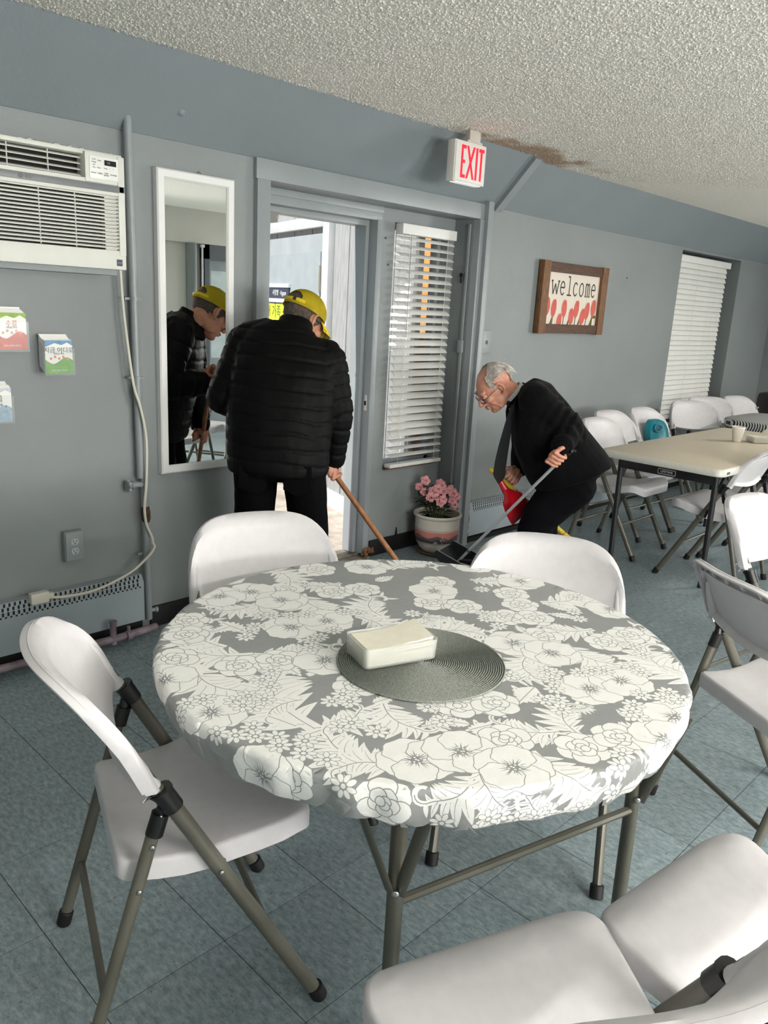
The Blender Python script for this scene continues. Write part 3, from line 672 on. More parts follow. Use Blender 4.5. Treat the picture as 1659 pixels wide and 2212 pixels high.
def poppy(x, y, r=.069, base=.0006):
    T = place(x, y, r, rnd.random()*6); q = LW/r; order = [0, 2, 4, 1, 3]
    for i, k in enumerate(order):
        a = 2*pi*k/5; w_ = .62 if i < 3 else .56
        pet = []
        for j in range(26):
            t = 2*pi*j/26; rad = 1+.06*sin(7*t+k)+.04*sin(13*t)
            pet.append((.50+.52*cos(t)*rad, w_*sin(t)*rad))
        for e, wv, lay in ((q*.9, 0, 2*i), (0, 1, 2*i+1)):
            PR.poly([T(((u-.5)*(1+e/.52)+.5)*cos(a)-v*(1+e/w_)*sin(a), ((u-.5)*(1+e/.52)+.5)*sin(a)+v*(1+e/w_)*cos(a)) for u, v in pet], H(base, lay), wv)
    for k in range(20):
        a = 2*pi*k/20+rnd.uniform(-.12, .12); L = rnd.uniform(.30, .50); b = .035
        PR.poly([T(.10*cos(a+.3), .10*sin(a+.3)), T(L*cos(a), L*sin(a)), T(.10*cos(a-.3), .10*sin(a-.3))], H(base, 11), 0)
    PR.poly([T(*p) for p in blobby(14, .17, 1, 0, 0)], H(base, 11), 0)
    for k in range(10):
        a = 2.4*k; d = .055*sqrt(k)*1.25
        PR.poly([T(d*cos(a)+.034*cos(t), d*sin(a)+.034*sin(t)) for t in [2*pi*i/7 for i in range(7)]], H(base, 12), 1)
def peony(x, y, r=.051, base=.0006):
    T = place(x, y, r, rnd.random()*6); q = LW/r
    for (n, rad, pr, off) in ((6, .60, .42, 0), (5, .30, .26, .4), (3, .12, .16, .2)):
        for i in range(n):
            k = (i*2) % n if n % 2 else (i*2 % n + (1 if i >= n/2 else 0)); a = 2*pi*k/n+off
            pet = [(rad+pr*cos(t)*(1+.05*sin(5*t)), pr*1.12*sin(t)) for t in [2*pi*j/16 for j in range(16)]]
            for e, wv, lay in ((q, 0, 0), (0, 1, 1)):
                L = {6: 0, 5: 12, 3: 20}[n]*.5+i*.9+lay*.4
                PR.poly([T(((u-rad)*(1+e/pr)+rad)*cos(a)-v*(1+e/pr)*sin(a), ((u-rad)*(1+e/pr)+rad)*sin(a)+v*(1+e/pr)*cos(a)) for u, v in pet], H(base, L), wv)
def bez(p0, p1, p2, n=10): return [((1-t)**2*p0[0]+2*(1-t)*t*p1[0]+t*t*p2[0], (1-t)**2*p0[1]+2*(1-t)*t*p1[1]+t*t*p2[1]) for t in [i/n for i in range(n+1)]]
def lobe(p, ang, L, wdt, bend, h, vein=True):     # a curling teardrop leaflet
    c_, s_ = cos(ang), sin(ang); up = []; dn = []
    for i in range(9):
        t = i/8; y = bend*L*t*t; k = wdt*L*(sin(pi*min(1, t*.92+.06))**.8)*(1-.25*t); up.append((L*t, y+k)); dn.append((L*t-.05*L*sin(pi*t), y-k*.55))
    pts = up+dn[::-1]
    PR.poly([(p[0]+x*c_-y*s_, p[1]+x*s_+y*c_) for x, y in pts], h, 1)
    if vein: PR.ribbon([(p[0]+x*c_-y*s_, p[1]+x*s_+y*c_) for x, y in [(L*t, bend*L*t*t+.1*wdt*L) for t in (.05, .3, .55, .78)]], LW*.8, h+.00009, 0, .4)
def scroll(a, b, fl, base=.00018):                # acanthus plume ending in a curl
    dx, dy = b[0]-a[0], b[1]-a[1]; L = sqrt(dx*dx+dy*dy); th = math.atan2(dy, dx)
    sp = []
    for i in range(15):
        t = i/14; sp.append((t*.86, fl*.22*sin(t*pi*.8)))
    ex, ey = sp[-1]
    cr = .17
    for i in range(1, 11):
        t = i/10; an = fl*(pi/2)-fl*t*4.2; rr2 = cr*(1-.55*t); sp.append((ex+.02+rr2*cos(an), ey-fl*cr+rr2*sin(an)))
    T = lambda p: (a[0]+L*(p[0]*cos(th)-p[1]*sin(th)), a[1]+L*(p[0]*sin(th)+p[1]*cos(th)))
    W = [T(p) for p in sp]
    for i in range(1, 15, 1):
        p = W[i]; d = math.atan2(W[i+1][1]-W[i-1][1], W[i+1][0]-W[i-1][0]); t = i/14
        ll = L*(.34*sin(pi*(.15+.75*t))+.06)
        if i % 2: lobe(p, d+fl*.62, ll*1.15, .30, fl*.50, H(base, 6-(i % 4)))
        else: lobe(p, d-fl*.66, ll*.85, .32, -fl*.50, H(base, 6-(i % 4)))
    for i in range(15, 24, 3):
        d = math.atan2(W[i+1][1]-W[i-1][1], W[i+1][0]-W[i-1][0]); lobe(W[i], d+fl*1.0, L*.20, .30, fl*.5, H(base, 4), False)
    PR.ribbon(W, L*.13, H(base, 7), 1, .45); PR.ribbon(W[:20], LW*1.1, H(base, 8), 0)
def leaf(a, b, base=.0003):
    dx, dy = b[0]-a[0], b[1]-a[1]; L = max(.06, sqrt(dx*dx+dy*dy)); th = math.atan2(dy, dx); up = []; dn = []
    for i in range(15):
        t = i/14; k = .30*sin(pi*t**.8)*(1.0 if i % 2 else .62); up.append((t-.05*(i % 2 == 0), k)); dn.append((t-.05*(i % 2 == 0), -k))
    T = lambda p: (a[0]+L*(p[0]*cos(th)-p[1]*sin(th)), a[1]+L*(p[0]*sin(th)+p[1]*cos(th)))
    PR.poly([T(p) for p in [(0, 0)]+up[1:-1]+[(1, 0)]+dn[1:-1][::-1]], H(base, 1), 1); PR.ribbon([T((.0, 0)), T((.85, 0))], LW, H(base, 3), 0)
POP=[(-0.564,0.021),(-0.193,0.243),(-0.25,0.055),(-0.127,0.491),(-0.102,0.397),(-0.1,0.22),(-0.387,-0.341),(-0.56,0.193),(-0.214,0.515),(0.267,0.456),(-0.618,-0.172),(-0.306,-0.376),(-0.276,-0.468),(0.092,-0.399),(0.18,-0.423),(0.118,-0.575),(0.025,-0.601),(0.159,-0.156),(0.183,-0.245),(0.272,0.196),(0.54,0.094),(0.556,-0.191)]
PEO=[(-0.409,0.15),(-0.326,0.117),(-0.494,0.264),(-0.363,0.426),(-0.41,0.355),(-0.043,0.452),(0.047,0.358),(0.124,0.326),(-0.276,-0.075),(-0.589,-0.221),(-0.507,-0.377),(0.201,0.139),(-0.21,-0.403),(-0.127,-0.513),(-0.041,-0.538),(-0.176,-0.265),(-0.115,-0.307),(0.342,-0.296),(0.427,-0.309),(0.252,-0.177),(0.431,0.048),(0.338,0.237),(0.248,0.071),(0.382,-0.017),(0.282,-0.049),(0.333,-0.096)]
DAI=[(-0.537,-0.074),(-0.552,-0.102),(-0.525,-0.129),(-0.494,-0.171),(-0.538,-0.153),(-0.522,-0.2),(-0.504,-0.241),(-0.577,-0.077),(-0.473,0.028),(-0.458,-0.003),(-0.505,0.026),(-0.493,-0.011),(-0.504,0.003),(-0.548,0.071),(-0.579,0.078),(-0.371,0.087),(-0.411,0.066),(-0.418,0.032),(-0.597,-0.048),(-0.361,-0.093),(-0.334,-0.116),(-0.325,-0.085),(-0.413,-0.174),(-0.388,-0.178),(-0.374,-0.231),(-0.528,-0.307),(-0.617,0.066),(-0.23,-0.23),(-0.256,0.3),(-0.285,0.282),(-0.311,0.263),(-0.126,0.164),(-0.203,0.152),(-0.177,0.157),(-0.232,0.124),(-0.202,0.343),(-0.147,0.3),(-0.112,0.28),(-0.185,0.33),(-0.026,0.236),(-0.005,0.205),(0.104,0.12),(-0.231,-0.229),(-0.251,-0.285),(-0.201,-0.216),(0.01,-0.251),(0.099,-0.307),(0.094,-0.292),(0.065,-0.324),(0.033,-0.349),(-0.003,-0.381),(-0.023,-0.364),(-0.033,-0.408),(0.144,-0.344),(0.173,-0.356),(0.195,-0.374),(0.264,-0.407),(0.254,-0.433),(0.1,-0.495),(0.061,-0.523),(0.068,-0.506),(0.153,-0.485),(0.21,-0.517),(0.185,-0.536),(0.178,-0.52),(0.2,-0.549),(-0.09,-0.572),(-0.126,-0.589),(-0.15,-0.629),(-0.224,-0.628),(-0.291,-0.595),(-0.315,-0.589),(-0.35,-0.574),(-0.373,-0.536),(-0.391,-0.527),(-0.416,-0.54),(-0.463,-0.481),(0.393,0.122),(0.215,-0.07),(0.555,-0.081),(0.422,-0.173),(0.455,-0.137),(0.253,0.004),(0.227,-0.021),(0.375,-0.348),(0.347,-0.39)]
SCR=[((-0.454,-0.148),(-0.336,0.047),1),((-0.454,-0.148),(-0.348,-0.141),-1),((-0.484,0.211),(-0.451,0.059),-1),((-0.354,0.174),(-0.426,0.317),1),((-0.354,0.174),(-0.229,0.147),-1),((-0.427,-0.332),(-0.432,-0.183),1),((-0.428,-0.338),(-0.513,-0.286),-1),((-0.28,-0.151),(-0.289,-0.278),-1),((-0.03,0.4),(-0.021,0.248),-1),((-0.159,0.417),(-0.265,0.452),1),((-0.159,0.417),(-0.171,0.319),-1),((0.027,0.135),(0.106,0.245),1),((0.11,0.399),(0.031,0.459),1),((0.025,0.108),(0.113,0.068),-1),((-0.402,-0.05),(-0.491,-0.074),-1),((-0.381,0.244),(-0.343,0.396),1),((-0.331,-0.435),(-0.444,-0.418),1),((-0.331,-0.435),(-0.345,-0.523),-1),((-0.21,-0.458),(-0.184,-0.589),-1),((-0.143,-0.467),(-0.153,-0.426),1),((-0.11,-0.454),(-0.159,-0.353),1),((-0.093,-0.493),(-0.01,-0.423),1),((-0.093,-0.493),(0.036,-0.534),-1),((0.252,-0.237),(0.267,-0.374),-1),((0.133,-0.217),(0.013,-0.259),1),((0.133,-0.217),(0.059,-0.296),-1),((0.163,0.043),(0.125,0.088),1),((0.163,0.043),(0.15,-0.075),-1),((0.385,-0.261),(0.495,-0.305),-1),((0.388,-0.235),(0.319,-0.138),1),((0.308,-0.544),(0.401,-0.395),1),((0.281,-0.544),(0.317,-0.462),-1),((-0.138,-0.657),(-0.049,-0.633),-1),((-0.264,-0.619),(-0.302,-0.535),1),((0.432,0.195),(0.514,0.153),-1),((0.441,-0.045),(0.603,-0.046),-1),((0.349,-0.416),(0.379,-0.365),1),((-0.296,-0.273),(-0.234,-0.263),-1),((-0.018,-0.416),(0.023,-0.431),-1)]
LEA=[((-0.474,-0.122),(-0.494,-0.046)),((-0.295,0.29),(-0.307,0.382)),((-0.299,0.334),(-0.365,0.332)),((-0.333,0.1),(-0.338,0.028)),((-0.448,-0.161),(-0.513,-0.154)),((-0.259,0.526),(-0.248,0.423)),((-0.304,-0.15),(-0.247,-0.159)),((-0.047,-0.363),(-0.025,-0.281)),((0.007,-0.318),(-0.087,-0.339)),((-0.238,-0.379),(-0.199,-0.319)),((0.234,-0.142),(0.254,-0.101)),((0.466,-0.13),(0.438,-0.059)),((0.421,-0.158),(0.386,-0.099)),((-0.22,-0.327),(-0.244,-0.29)),((-0.189,-0.354),(-0.22,-0.344)),((-0.173,-0.606),(-0.275,-0.628)),((-0.351,-0.506),(-0.307,-0.51)),((-0.118,-0.653),(-0.064,-0.657))]
for a, b, f in SCR:
    PR.begin((a[0]+b[0])/2, (a[1]+b[1])/2, .72*sqrt((a[0]-b[0])**2+(a[1]-b[1])**2)); scroll(a, (a[0]+(b[0]-a[0])*1.15, a[1]+(b[1]-a[1])*1.15), f); PR.end()
for a, b in LEA: PR.begin((a[0]+b[0])/2, (a[1]+b[1])/2, .04); leaf(a, b); PR.end()
for p in PEO: PR.begin(*p, .062); peony(*p); PR.end()
for p in POP: PR.begin(*p, .086); poppy(*p); PR.end()
for p in DAI: PR.begin(*p, .026); daisy(*p); PR.end()
placed = [(p[0], p[1], .075) for p in POP]+[(p[0], p[1], .054) for p in PEO]+[(p[0], p[1], .022) for p in DAI]
for a, b, f in SCR:
    for t in (.1, .35, .6, .85, 1.05): placed.append((a[0]+(b[0]-a[0])*t, a[1]+(b[1]-a[1])*t, .26*sqrt((a[0]-b[0])**2+(a[1]-b[1])**2)))
for a, b in LEA: placed.append(((a[0]+b[0])/2, (a[1]+b[1])/2, .03))
def gap(x, y): return min(sqrt((x-p[0])**2+(y-p[1])**2)-p[2] for p in placed)
for need, n_ in ((.074, 500), (.054, 700), (.034, 900)):      # fill the grounds left open
    for k in range(n_):
        an = rnd.uniform(-pi, pi); s_ = .665*sqrt(rnd.random()); x, y = s_*cos(an), s_*sin(an)
        g = gap(x, y)
        if g < need: continue
        if need > .05:
            PR.begin(x, y, .08); poppy(x, y, .066) if k % 2 else peony(x, y, .056); PR.end(); placed.append((x, y, .058))
        elif need > .03:
            an2 = rnd.uniform(-pi, pi); L = .075; PR.begin(x, y, .08)
            leaf((x-L*.5*cos(an2), y-L*.5*sin(an2)), (x+L*.5*cos(an2), y+L*.5*sin(an2))) if k % 3 else scroll((x-L*cos(an2), y-L*sin(an2)), (x+L*cos(an2), y+L*sin(an2)), 1)
            PR.end(); placed.append((x, y, .036))
        else:
            PR.begin(x, y, .03); daisy(x, y); PR.end(); placed.append((x, y, .028))
# the plane is cut into small cells; in each, all printed shapes are merged into one flat arrangement, then bent over the table
from mathutils.geometry import delaunay_2d_cdt
CL = .0425; NC = int(HEM/CL)+1
def clip(P, ax, lim, sg):
    out = []
    for i in range(len(P)):
        a, b = P[i-1], P[i]; da, db = sg*(a[ax]-lim), sg*(b[ax]-lim)
        if (da <= 0) != (db <= 0):
            t = da/(da-db); out.append((a[0]+(b[0]-a[0])*t, a[1]+(b[1]-a[1])*t))
        if db <= 0: out.append(b)
    return out
boxes = [(min(p[0] for p in P), max(p[0] for p in P), min(p[1] for p in P), max(p[1] for p in P)) for P, w_ in PR.polys]
bins = {}
for i, (x0, x1, y0, y1) in enumerate(boxes):
    for cx in range(math.floor(x0/CL), math.floor(x1/CL)+1):
        for cy in range(math.floor(y0/CL), math.floor(y1/CL)+1): bins.setdefault((cx, cy), []).append(i)
cv_ = []; cf_ = []; cm_ = []
RB = [R0-.004]+[R0+BR*pi/2*k/5 for k in range(0, 6)]+[S1+(HEM-S1)*k/9 for k in range(1, 9)]+[HEM]
for cx in range(-NC, NC):
    for cy in range(-NC, NC):
        X0_, Y0_, X1_, Y1_ = cx*CL, cy*CL, (cx+1)*CL, (cy+1)*CL
        far = max(abs(X0_), abs(X1_))**2+max(abs(Y0_), abs(Y1_))**2
        near = (0 if X0_ <= 0 <= X1_ else min(abs(X0_), abs(X1_)))**2+(0 if Y0_ <= 0 <= Y1_ else min(abs(Y0_), abs(Y1_)))**2
        if near > HEM*HEM: continue
        pl = [([(X0_, Y0_), (X1_, Y0_), (X1_, Y1_), (X0_, Y1_)], 0)]
        for i in bins.get((cx, cy), ()):
            P, w_ = PR.polys[i]
            for ax, lim, sg in ((0, X1_, 1), (0, X0_, -1), (1, Y1_, 1), (1, Y0_, -1)):
                if len(P) > 2: P = clip(P, ax, lim, sg)
            if len(P) > 2:
                ar = sum(P[i-1][0]*P[i][1]-P[i][0]*P[i-1][1] for i in range(len(P)))
                if abs(ar) > 2e-9: pl.append((P if ar > 0 else P[::-1], w_))
        vv = []; ee = []; ff = []
        if far > (R0-.004)**2:
            for r in RB:
                if not (near < r*r < far): continue
                n = 300; prev = None
                for j in range(n+1):
                    x, y = r*cos(2*pi*j/n), r*sin(2*pi*j/n)
                    if X0_ < x < X1_ and Y0_ < y < Y1_:
                        vv.append(V((x, y)))
                        if prev == j-1: ee.append((len(vv)-2, len(vv)-1))
                        prev = j
        for P, w_ in pl:
            k = len(vv); vv.extend(V(p) for p in P); ff.append(list(range(k, k+len(P))))
        ov, oe, of, o1, o2, o3 = delaunay_2d_cdt(vv, ee, ff, 0, 1e-6)
        k = len(cv_); cv_ += [(p[0], p[1]) for p in ov]
        for q, o in zip(of, o3):
            if not o: continue
            gx = sum(ov[i][0] for i in q)/len(q); gy = sum(ov[i][1] for i in q)/len(q)
            if gx*gx+gy*gy > HEM*HEM: continue
            cf_.append([k+i for i in q]); cm_.append(pl[max(o)][1])
me = bpy.data.meshes.new('cloth'); me.from_pydata([tuple(cloth(*p)) for p in cv_], [], cf_); me.materials.append(grey); me.materials.append(wht)
me.polygons.foreach_set('material_index', [int(m) for m in cm_]); me.polygons.foreach_set('use_smooth', [True]*len(cf_)); me.update()
link('cloth', me, tcl)
# ---- woven placemat and napkin tray
MX, MY, MR = 1.225, 1.042, .186
pm_m = mat('woven_grey', (150, 154, 145), .55, c2=(122, 126, 118), vs_=260, bump=.5, bs=420, thr=(.35, .65))
prof = [(.0015, .0)]
for k in range(38):
    r1 = .004+k*.0048; prof += [(r1, .0012), (r1+.0010, .0040), (r1+.0022, .0050), (r1+.0034, .0040), (r1+.0044, .0012)]
prof += [(MR, .0016), (MR-.002, .0)]
tag(MB().lathe(prof, (0, 0, 0), 120).build('placemat', pm_m, smooth=60), 'round woven grey placemat at the middle of the flowered cloth', 'placemat').location = (MX, MY, TZ+.0019)
nap = mat('napkin_paper', (240, 234, 216), .9, var=.02, vs_=40, bump=.1, bs=200)
tray_m = mat('clear_plastic', (226, 228, 222), .15, alpha=.42, spec=.6)
def tray(name, loc, rz, L, W_, Hh, n, label, lift):
    r = empty(name, loc, label, 'napkin tray', rz)
    def rg(i, z): return [(x, y, z) for x, y in rrect(i, i, L-i, W_-i, .012, 3)]
    mb = MB().loft([rg(.006, 0), rg(.002, .004), rg(0, Hh), rg(.003, Hh), rg(.0045, .005), rg(.008, .003)], cap=True); mb.build('box', tray_m, r, smooth=50)
    for k in range(n):
        t = k/(n-1); mb = MB(); q = [.010+random.uniform(-.001, .001), .009+random.uniform(-.001, .001)]
        z0 = .005+(Hh*.74)*t; G = 8; top = []; last = k == n-1
        for sgn in (0, 1):
            top.append([[V((q[0]+(L-.021)*i/G, q[1]+(W_-.019)*j/3, z0+Hh*.8/n*.9*sgn+(lift*max(0, (i/G-.35))**1.5*(.6+.5*j/3)*2.2 if t > .6 else 0)*t+.0012*noise.noise(V((i*.9, j*.9, k))))) for j in range(4)] for i in range(G+1)])
        vs_ = [[[mb.bm.verts.new(p) for p in row] for row in g] for g in top]
        for i in range(G):
            for j in range(3):
                mb.bm.faces.new((vs_[1][i][j], vs_[1][i+1][j], vs_[1][i+1][j+1], vs_[1][i][j+1])); mb.bm.faces.new((vs_[0][i][j], vs_[0][i][j+1], vs_[0][i+1][j+1], vs_[0][i+1][j]))
        for i in range(G):
            mb.bm.faces.new((vs_[0][i][0], vs_[0][i+1][0], vs_[1][i+1][0], vs_[1][i][0])); mb.bm.faces.new((vs_[0][i][3], vs_[1][i][3], vs_[1][i+1][3], vs_[0][i+1][3]))
        for j in range(3):
            mb.bm.faces.new((vs_[0][0][j], vs_[1][0][j], vs_[1][0][j+1], vs_[0][0][j+1])); mb.bm.faces.new((vs_[0][G][j], vs_[0][G][j+1], vs_[1][G][j+1], vs_[1][G][j]))
        o = mb.build('napkin', nap, smooth=30); o.parent = r
    return r
tray('napkin_tray', (1.086, 1.078, TZ+.0073), math.atan2(-.33, .94), .180, .108, .048, 7, 'clear tray of folded cream napkins on the grey placemat', .012)

# ---- beige folding table by the far wall
beige = mat('beige_table_plastic', (208, 196, 174), .42, var=.02, vs_=60, bump=.08, bs=250)
beige2 = mat('table_edge_grey', (206, 204, 194), .45, var=.02, vs_=40)
blk = mat('black_steel_paint', (30, 30, 32), .4, var=.1, vs_=20)
X0, X1, Y0, Y1, BZ = 4.275, 6.10, 1.605, 2.35, .737
bt = empty('beige_folding_table', ((X0+X1)/2, (Y0+Y1)/2, 0), 'long beige plastic folding table with black legs near the back wall', 'table')
def ring2(i, z): return [(x-(X0+X1)/2, y-(Y0+Y1)/2, z) for x, y in rrect(X0+i, Y0+i, X1-i, Y1-i, .05-i*.5, 5)]
mb = MB(); mb.loft([ring2(.004, BZ-.045), ring2(0, BZ-.040), ring2(0, BZ-.008), ring2(.003, BZ-.003), ring2(.010, BZ)], cap=True)
for f in mb.bm.faces: f.material_index = 0 if f.normal.z > .5 or f.calc_center_median().z > BZ-.0025 else 1
mb.build('tabletop', [beige, beige2], bt, smooth=40)
cx, cy = (X0+X1)/2, (Y0+Y1)/2
for x in (4.44, 5.92):
    for y in (1.70, 2.285):
        MB().tube([(x-cx, y-cy, .69), (x-cx+(.02 if x < 5 else -.02), y-cy, 0)], .0165, 12).build('leg', blk, bt)
    ap = MB().box((x-cx-.012, 1.70-cy, .615), (x-cx+.012, 2.285-cy, .665), bev=.003).build('apron_bar', blk, bt, smooth=30)
    MB().tube([(x-cx, 1.70-cy, .70), (x-cx, 1.64-cy, .69)], .014, 8).tube([(x-cx, 2.285-cy, .70), (x-cx, 2.33-cy, .69)], .014, 8).build('pivot', blk, bt)
    MB().tube([(x-cx, 1.73-cy, .42), (x-cx+(.4 if x < 5 else -.4), 1.78-cy, .69)], .007, 6, squash=(.5, 1.2)).build('brace', blk, bt)
MB().box((4.60-cx, 1.70-cy, .665), (5.8-cx, 1.72-cy, .69)).box((4.60-cx, 2.25-cy, .665), (5.8-cx, 2.27-cy, .69)).build('side_rail', blk, bt, smooth=None)
bx_ = 4.44-cx-.0125; by = 1.985-cy
pmap = plane_map((bx_, by, .640), (0, -1, 0), (0, 0, 1), (-1, 0, 0))
mb = MB(); mb.poly(rrect(-.055, -.016, .055, .016, .005), lambda a, b: pmap(a, b, .0004)); bd = mb.build('badge', white_en, bt, smooth=None, rec=False)
mb = MB(); mb.poly(rrect(-.052, -.013, .052, .013, .004), lambda a, b: pmap(a, b, .0010)); mb.build('badge_field', blk, bd, smooth=None, rec=False)
text_mesh('lettering', 'LIFETIME', .0195, white_en, bd, frame_M(tuple(pmap(0, 0, .0018)), (0, -1, 0), (-1, 0, 0)))
MB().box((4.33-cx, Y0-.0015-cy, .705), (4.37-cx, Y0-cy, .719), bev=.0006).build('edge_label', mat('label_grey', (70, 74, 78), .5), bt, smooth=None)
cup = tag(MB().lathe([(.024, 0), (.0275, .003), (.042, .092), (.0445, .094), (.0445, .101), (.041, .101), (.0265, .006), (.001, .006)], n=32).build('foam_cup', mat('foam_white', (236, 232, 224), .7, bump=.1, bs=300), smooth=50), 'white foam cup standing on the beige table', 'cup'); cup.location = (5.44, 1.99, BZ)
tray('napkin_tray', (5.46, 1.885, BZ+.0005), radians(-38), .17, .11, .042, 6, 'small clear tray with a loose stack of napkins next to the foam cup', .05)
# ---- teal booster seat with a lime base
bo = empty('booster_seat', (5.735, 2.56, .452), 'teal child booster seat with a lime green base strapped on a white chair', 'booster seat', radians(-92))
teal = mat('teal_plastic', (18, 124, 142), .35, var=.04, vs_=20); lime = mat('lime_plastic', (150, 190, 20), .4)
def bring(k, z, dx=0): return [(-.13+dx+b_*.0, a_*k, z) for a_, b_ in ()]
out = [(a, b) for a, b in rrect(-.150, 0, .150, .305, .105, 8)]
f0 = lambda a, b: V((-.105-b*.22-.02*(1-(a/.16)**2), a, .01+b)); f1 = lambda a, b: V((-.068-b*.20-.02*(1-(a/.16)**2), a*.93, .01+b*.985))
mb = MB(); R_ = [[f0(a, b) for a, b in out], [f0(a, b)+V((.02, 0, 0)) for a, b in out], [f1(a, b) for a, b in out], [f1(a*.80, .03+b*.86)-V((.010, 0, 0)) for a, b in out]]
mb.loft(R_); mb.build('back_shell', teal, bo, smooth=45)
mb = MB()
for q in ((.050, .020, .006), (.038, .012, .012)):
    pass
ring_ = [(.062*cos(t), .245+.026*sin(t)) for t in [2*pi*i/24 for i in range(24)]]
mb.tube([f1(a, b)+V((.006, 0, 0)) for a, b in ring_]+[f1(*ring_[0])+V((.006, 0, 0))], .0055, 6); mb.build('grip_rim', teal, bo)
mb = MB(); mb.poly([(.055*cos(t), .250+.020*sin(t)) for t in [2*pi*i/20 for i in range(20)]], lambda a, b: f1(a, b)+V((.0015, 0, 0))); mb.build('grip_recess', mat('deep_teal', (8, 70, 84), .6), bo, smooth=None)
MB().box((-.12, -.15, 0), (.14, .15, .085), bev=.03).build('base', lime, bo, smooth=50)
MB().box((-.10, -.155, .07), (.15, -.12, .15), bev=.015).box((-.10, .12, .07), (.15, .155, .15), bev=.015).build('arm', lime, bo, smooth=50)
# ---- second table with the striped cover, and the black bag in the corner
st = empty('striped_table', (7.05, 2.25, 0), 'far table under a black and white striped cover', 'table')
def stripe_mat():
    m = bpy.data.materials.new('zigzag_stripes'); m.use_nodes = True; n = m.node_tree.nodes; L = m.node_tree.links; b = n['Principled BSDF']
    co = n.new('ShaderNodeTexCoord'); mp = n.new('ShaderNodeMapping'); mp.inputs['Rotation'].default_value = (0, 0, .7); wv = n.new('ShaderNodeTexWave'); wv.inputs['Scale'].default_value = 22; wv.inputs['Distortion'].default_value = 2.5; wv.inputs['Detail'].default_value = 0; wv.inputs['Detail Scale'].default_value = .6
    cr = n.new('ShaderNodeValToRGB'); cr.color_ramp.interpolation = 'CONSTANT'; cr.color_ramp.elements[0].color = (*lin((30, 30, 32)), 1); cr.color_ramp.elements[1].position = .5; cr.color_ramp.elements[1].color = (*lin((206, 206, 204)), 1)
    L.new(co.outputs['Object'], mp.inputs[0]); L.new(mp.outputs[0], wv.inputs[0]); L.new(wv.outputs[0], cr.inputs[0]); L.new(cr.outputs[0], b.inputs['Base Color']); b.inputs['Roughness'].default_value = .6
    return m
mb = MB(); o_ = rrect(-.45, -.36, .45, .36, .22, 6)
mb.loft([[(x*k, y*k, z) for x, y in o_] for k, z in ((.97, .66), (1.0, .70), (1.0, .725), (.985, .738), (.95, .743), (.5, .745))]); mb.build('cover', stripe_mat(), st, smooth=60)
for x in (-.3, .3):
    for y in (-.22, .22): MB().tube([(x, y, .68), (x, y, 0)], .016, 10).build('leg', blk, st)
bg_ = empty('black_bag', (8.05, 2.62, 0), 'black two-lobed bag standing in the far corner behind the striped table', 'bag')
for sgn in (-1, 1):
    mb = MB().box((-.13, -.11, .0), (.11, .10, .885), bev=.05, M=Matrix.Translation((.0, .115*sgn, 0)) @ Matrix.Rotation(.06*sgn, 4, 'X')); mb.build('pocket', black_pl, bg_, smooth=50)
    o = link('stud', MATS['_screw'], bg_); o.location = (-.135, .13*sgn, .74); o.rotation_euler = (0, -pi/2, 0); o.scale = (2.2, 2.2, 2.2)
# ================================================================ THINGS ON THE WALL
def wbox(x0, x1, y0, y1, z0, z1, bev=0., mb=None): return (mb or MB()).box((x0, y0, z0), (x1, y1, z1), bev=bev)
wm = lambda x, z, y: plane_map((x, y, z), (1, 0, 0), (0, 0, 1), (0, -1, 0))
# ---- window air conditioner
ac = empty('air_conditioner', (1.255, 3.12, 1.575), 'white window air conditioner with grey band set into the wall at the left', 'air conditioner')
AX0, AX1, AY = -.345, .300, -.205; AH = .408
ivory = mat('ac_ivory', (208, 209, 201), .45, var=.02, vs_=12); greyb = mat('ac_grey_band', (112, 116, 118), .4, var=.02)
mb = MB()
mb.box((AX0, AY+.015, .0), (AX1, .02, .07), bev=.006)                    # lower lip
mb.box((AX0, AY+.015, .262), (AX1, .02, .274)); mb.box((AX0, AY+.02, .298), (AX1, .02, .312)); mb.box((AX0, AY+.03, .392), (AX1, .02, AH), bev=.005)
mb.box((AX1-.028, AY+.012, .05), (AX1, .02, .40), bev=.006); mb.box((AX0, AY+.012, .05), (AX0+.03, .02, .40), bev=.006)
mb.box((AX1-.150, AY+.016, .300), (AX1-.01, .02, .402), bev=.004)
mb.build('case', ivory, ac, smooth=40)
MB().box((AX0+.02, AY+.055, .06), (AX1-.07, -.02, .275)).box((AX0+.02, AY+.08, .30), (AX1-.14, -.02, .395)).build('dark_interior', dark_m, ac, smooth=None)
MB().box((AX1-.075, AY+.030, .066), (AX1-.02, AY+.06, .268)).build('blank_grille_end', ivory, ac, smooth=None)
MB().box((AX0, AY+.012, .274), (AX1, AY+.05, .298), bev=.002).build('band', greyb, ac, smooth=30)
sm_ = MB().box((AX0+.02, -.006, -.0028), (AX1-.022, .010, .0028), bev=.0018).mesh('slat', ivory, 30)
for k in range(15):
    o = link('slat', sm_, ac); o.location = (0, AY+.022, .080+k*.0128); o.rotation_euler = (radians(18), 0, 0)
sm2 = MB().box((AX0+.02, -.004, -.0018), (AX1-.152, .012, .0018), bev=.001).mesh('louvre', ivory, 30)
for k in range(4):
    o = link('louvre', sm2, ac); o.location = (0, AY+.05, .320+k*.020); o.rotation_euler = (radians(25), 0, 0)
mb = MB()
for x in (-.29, -.17, -.02, .11): mb.box((x, AY+.026, .072), (x+.003, AY+.034, .266)); 
for x in (-.25, -.11, .03): mb.box((x, AY+.052, .312), (x+.003, AY+.06, .392))
mb.build('divider', ivory, ac, smooth=None, kind='stuff')
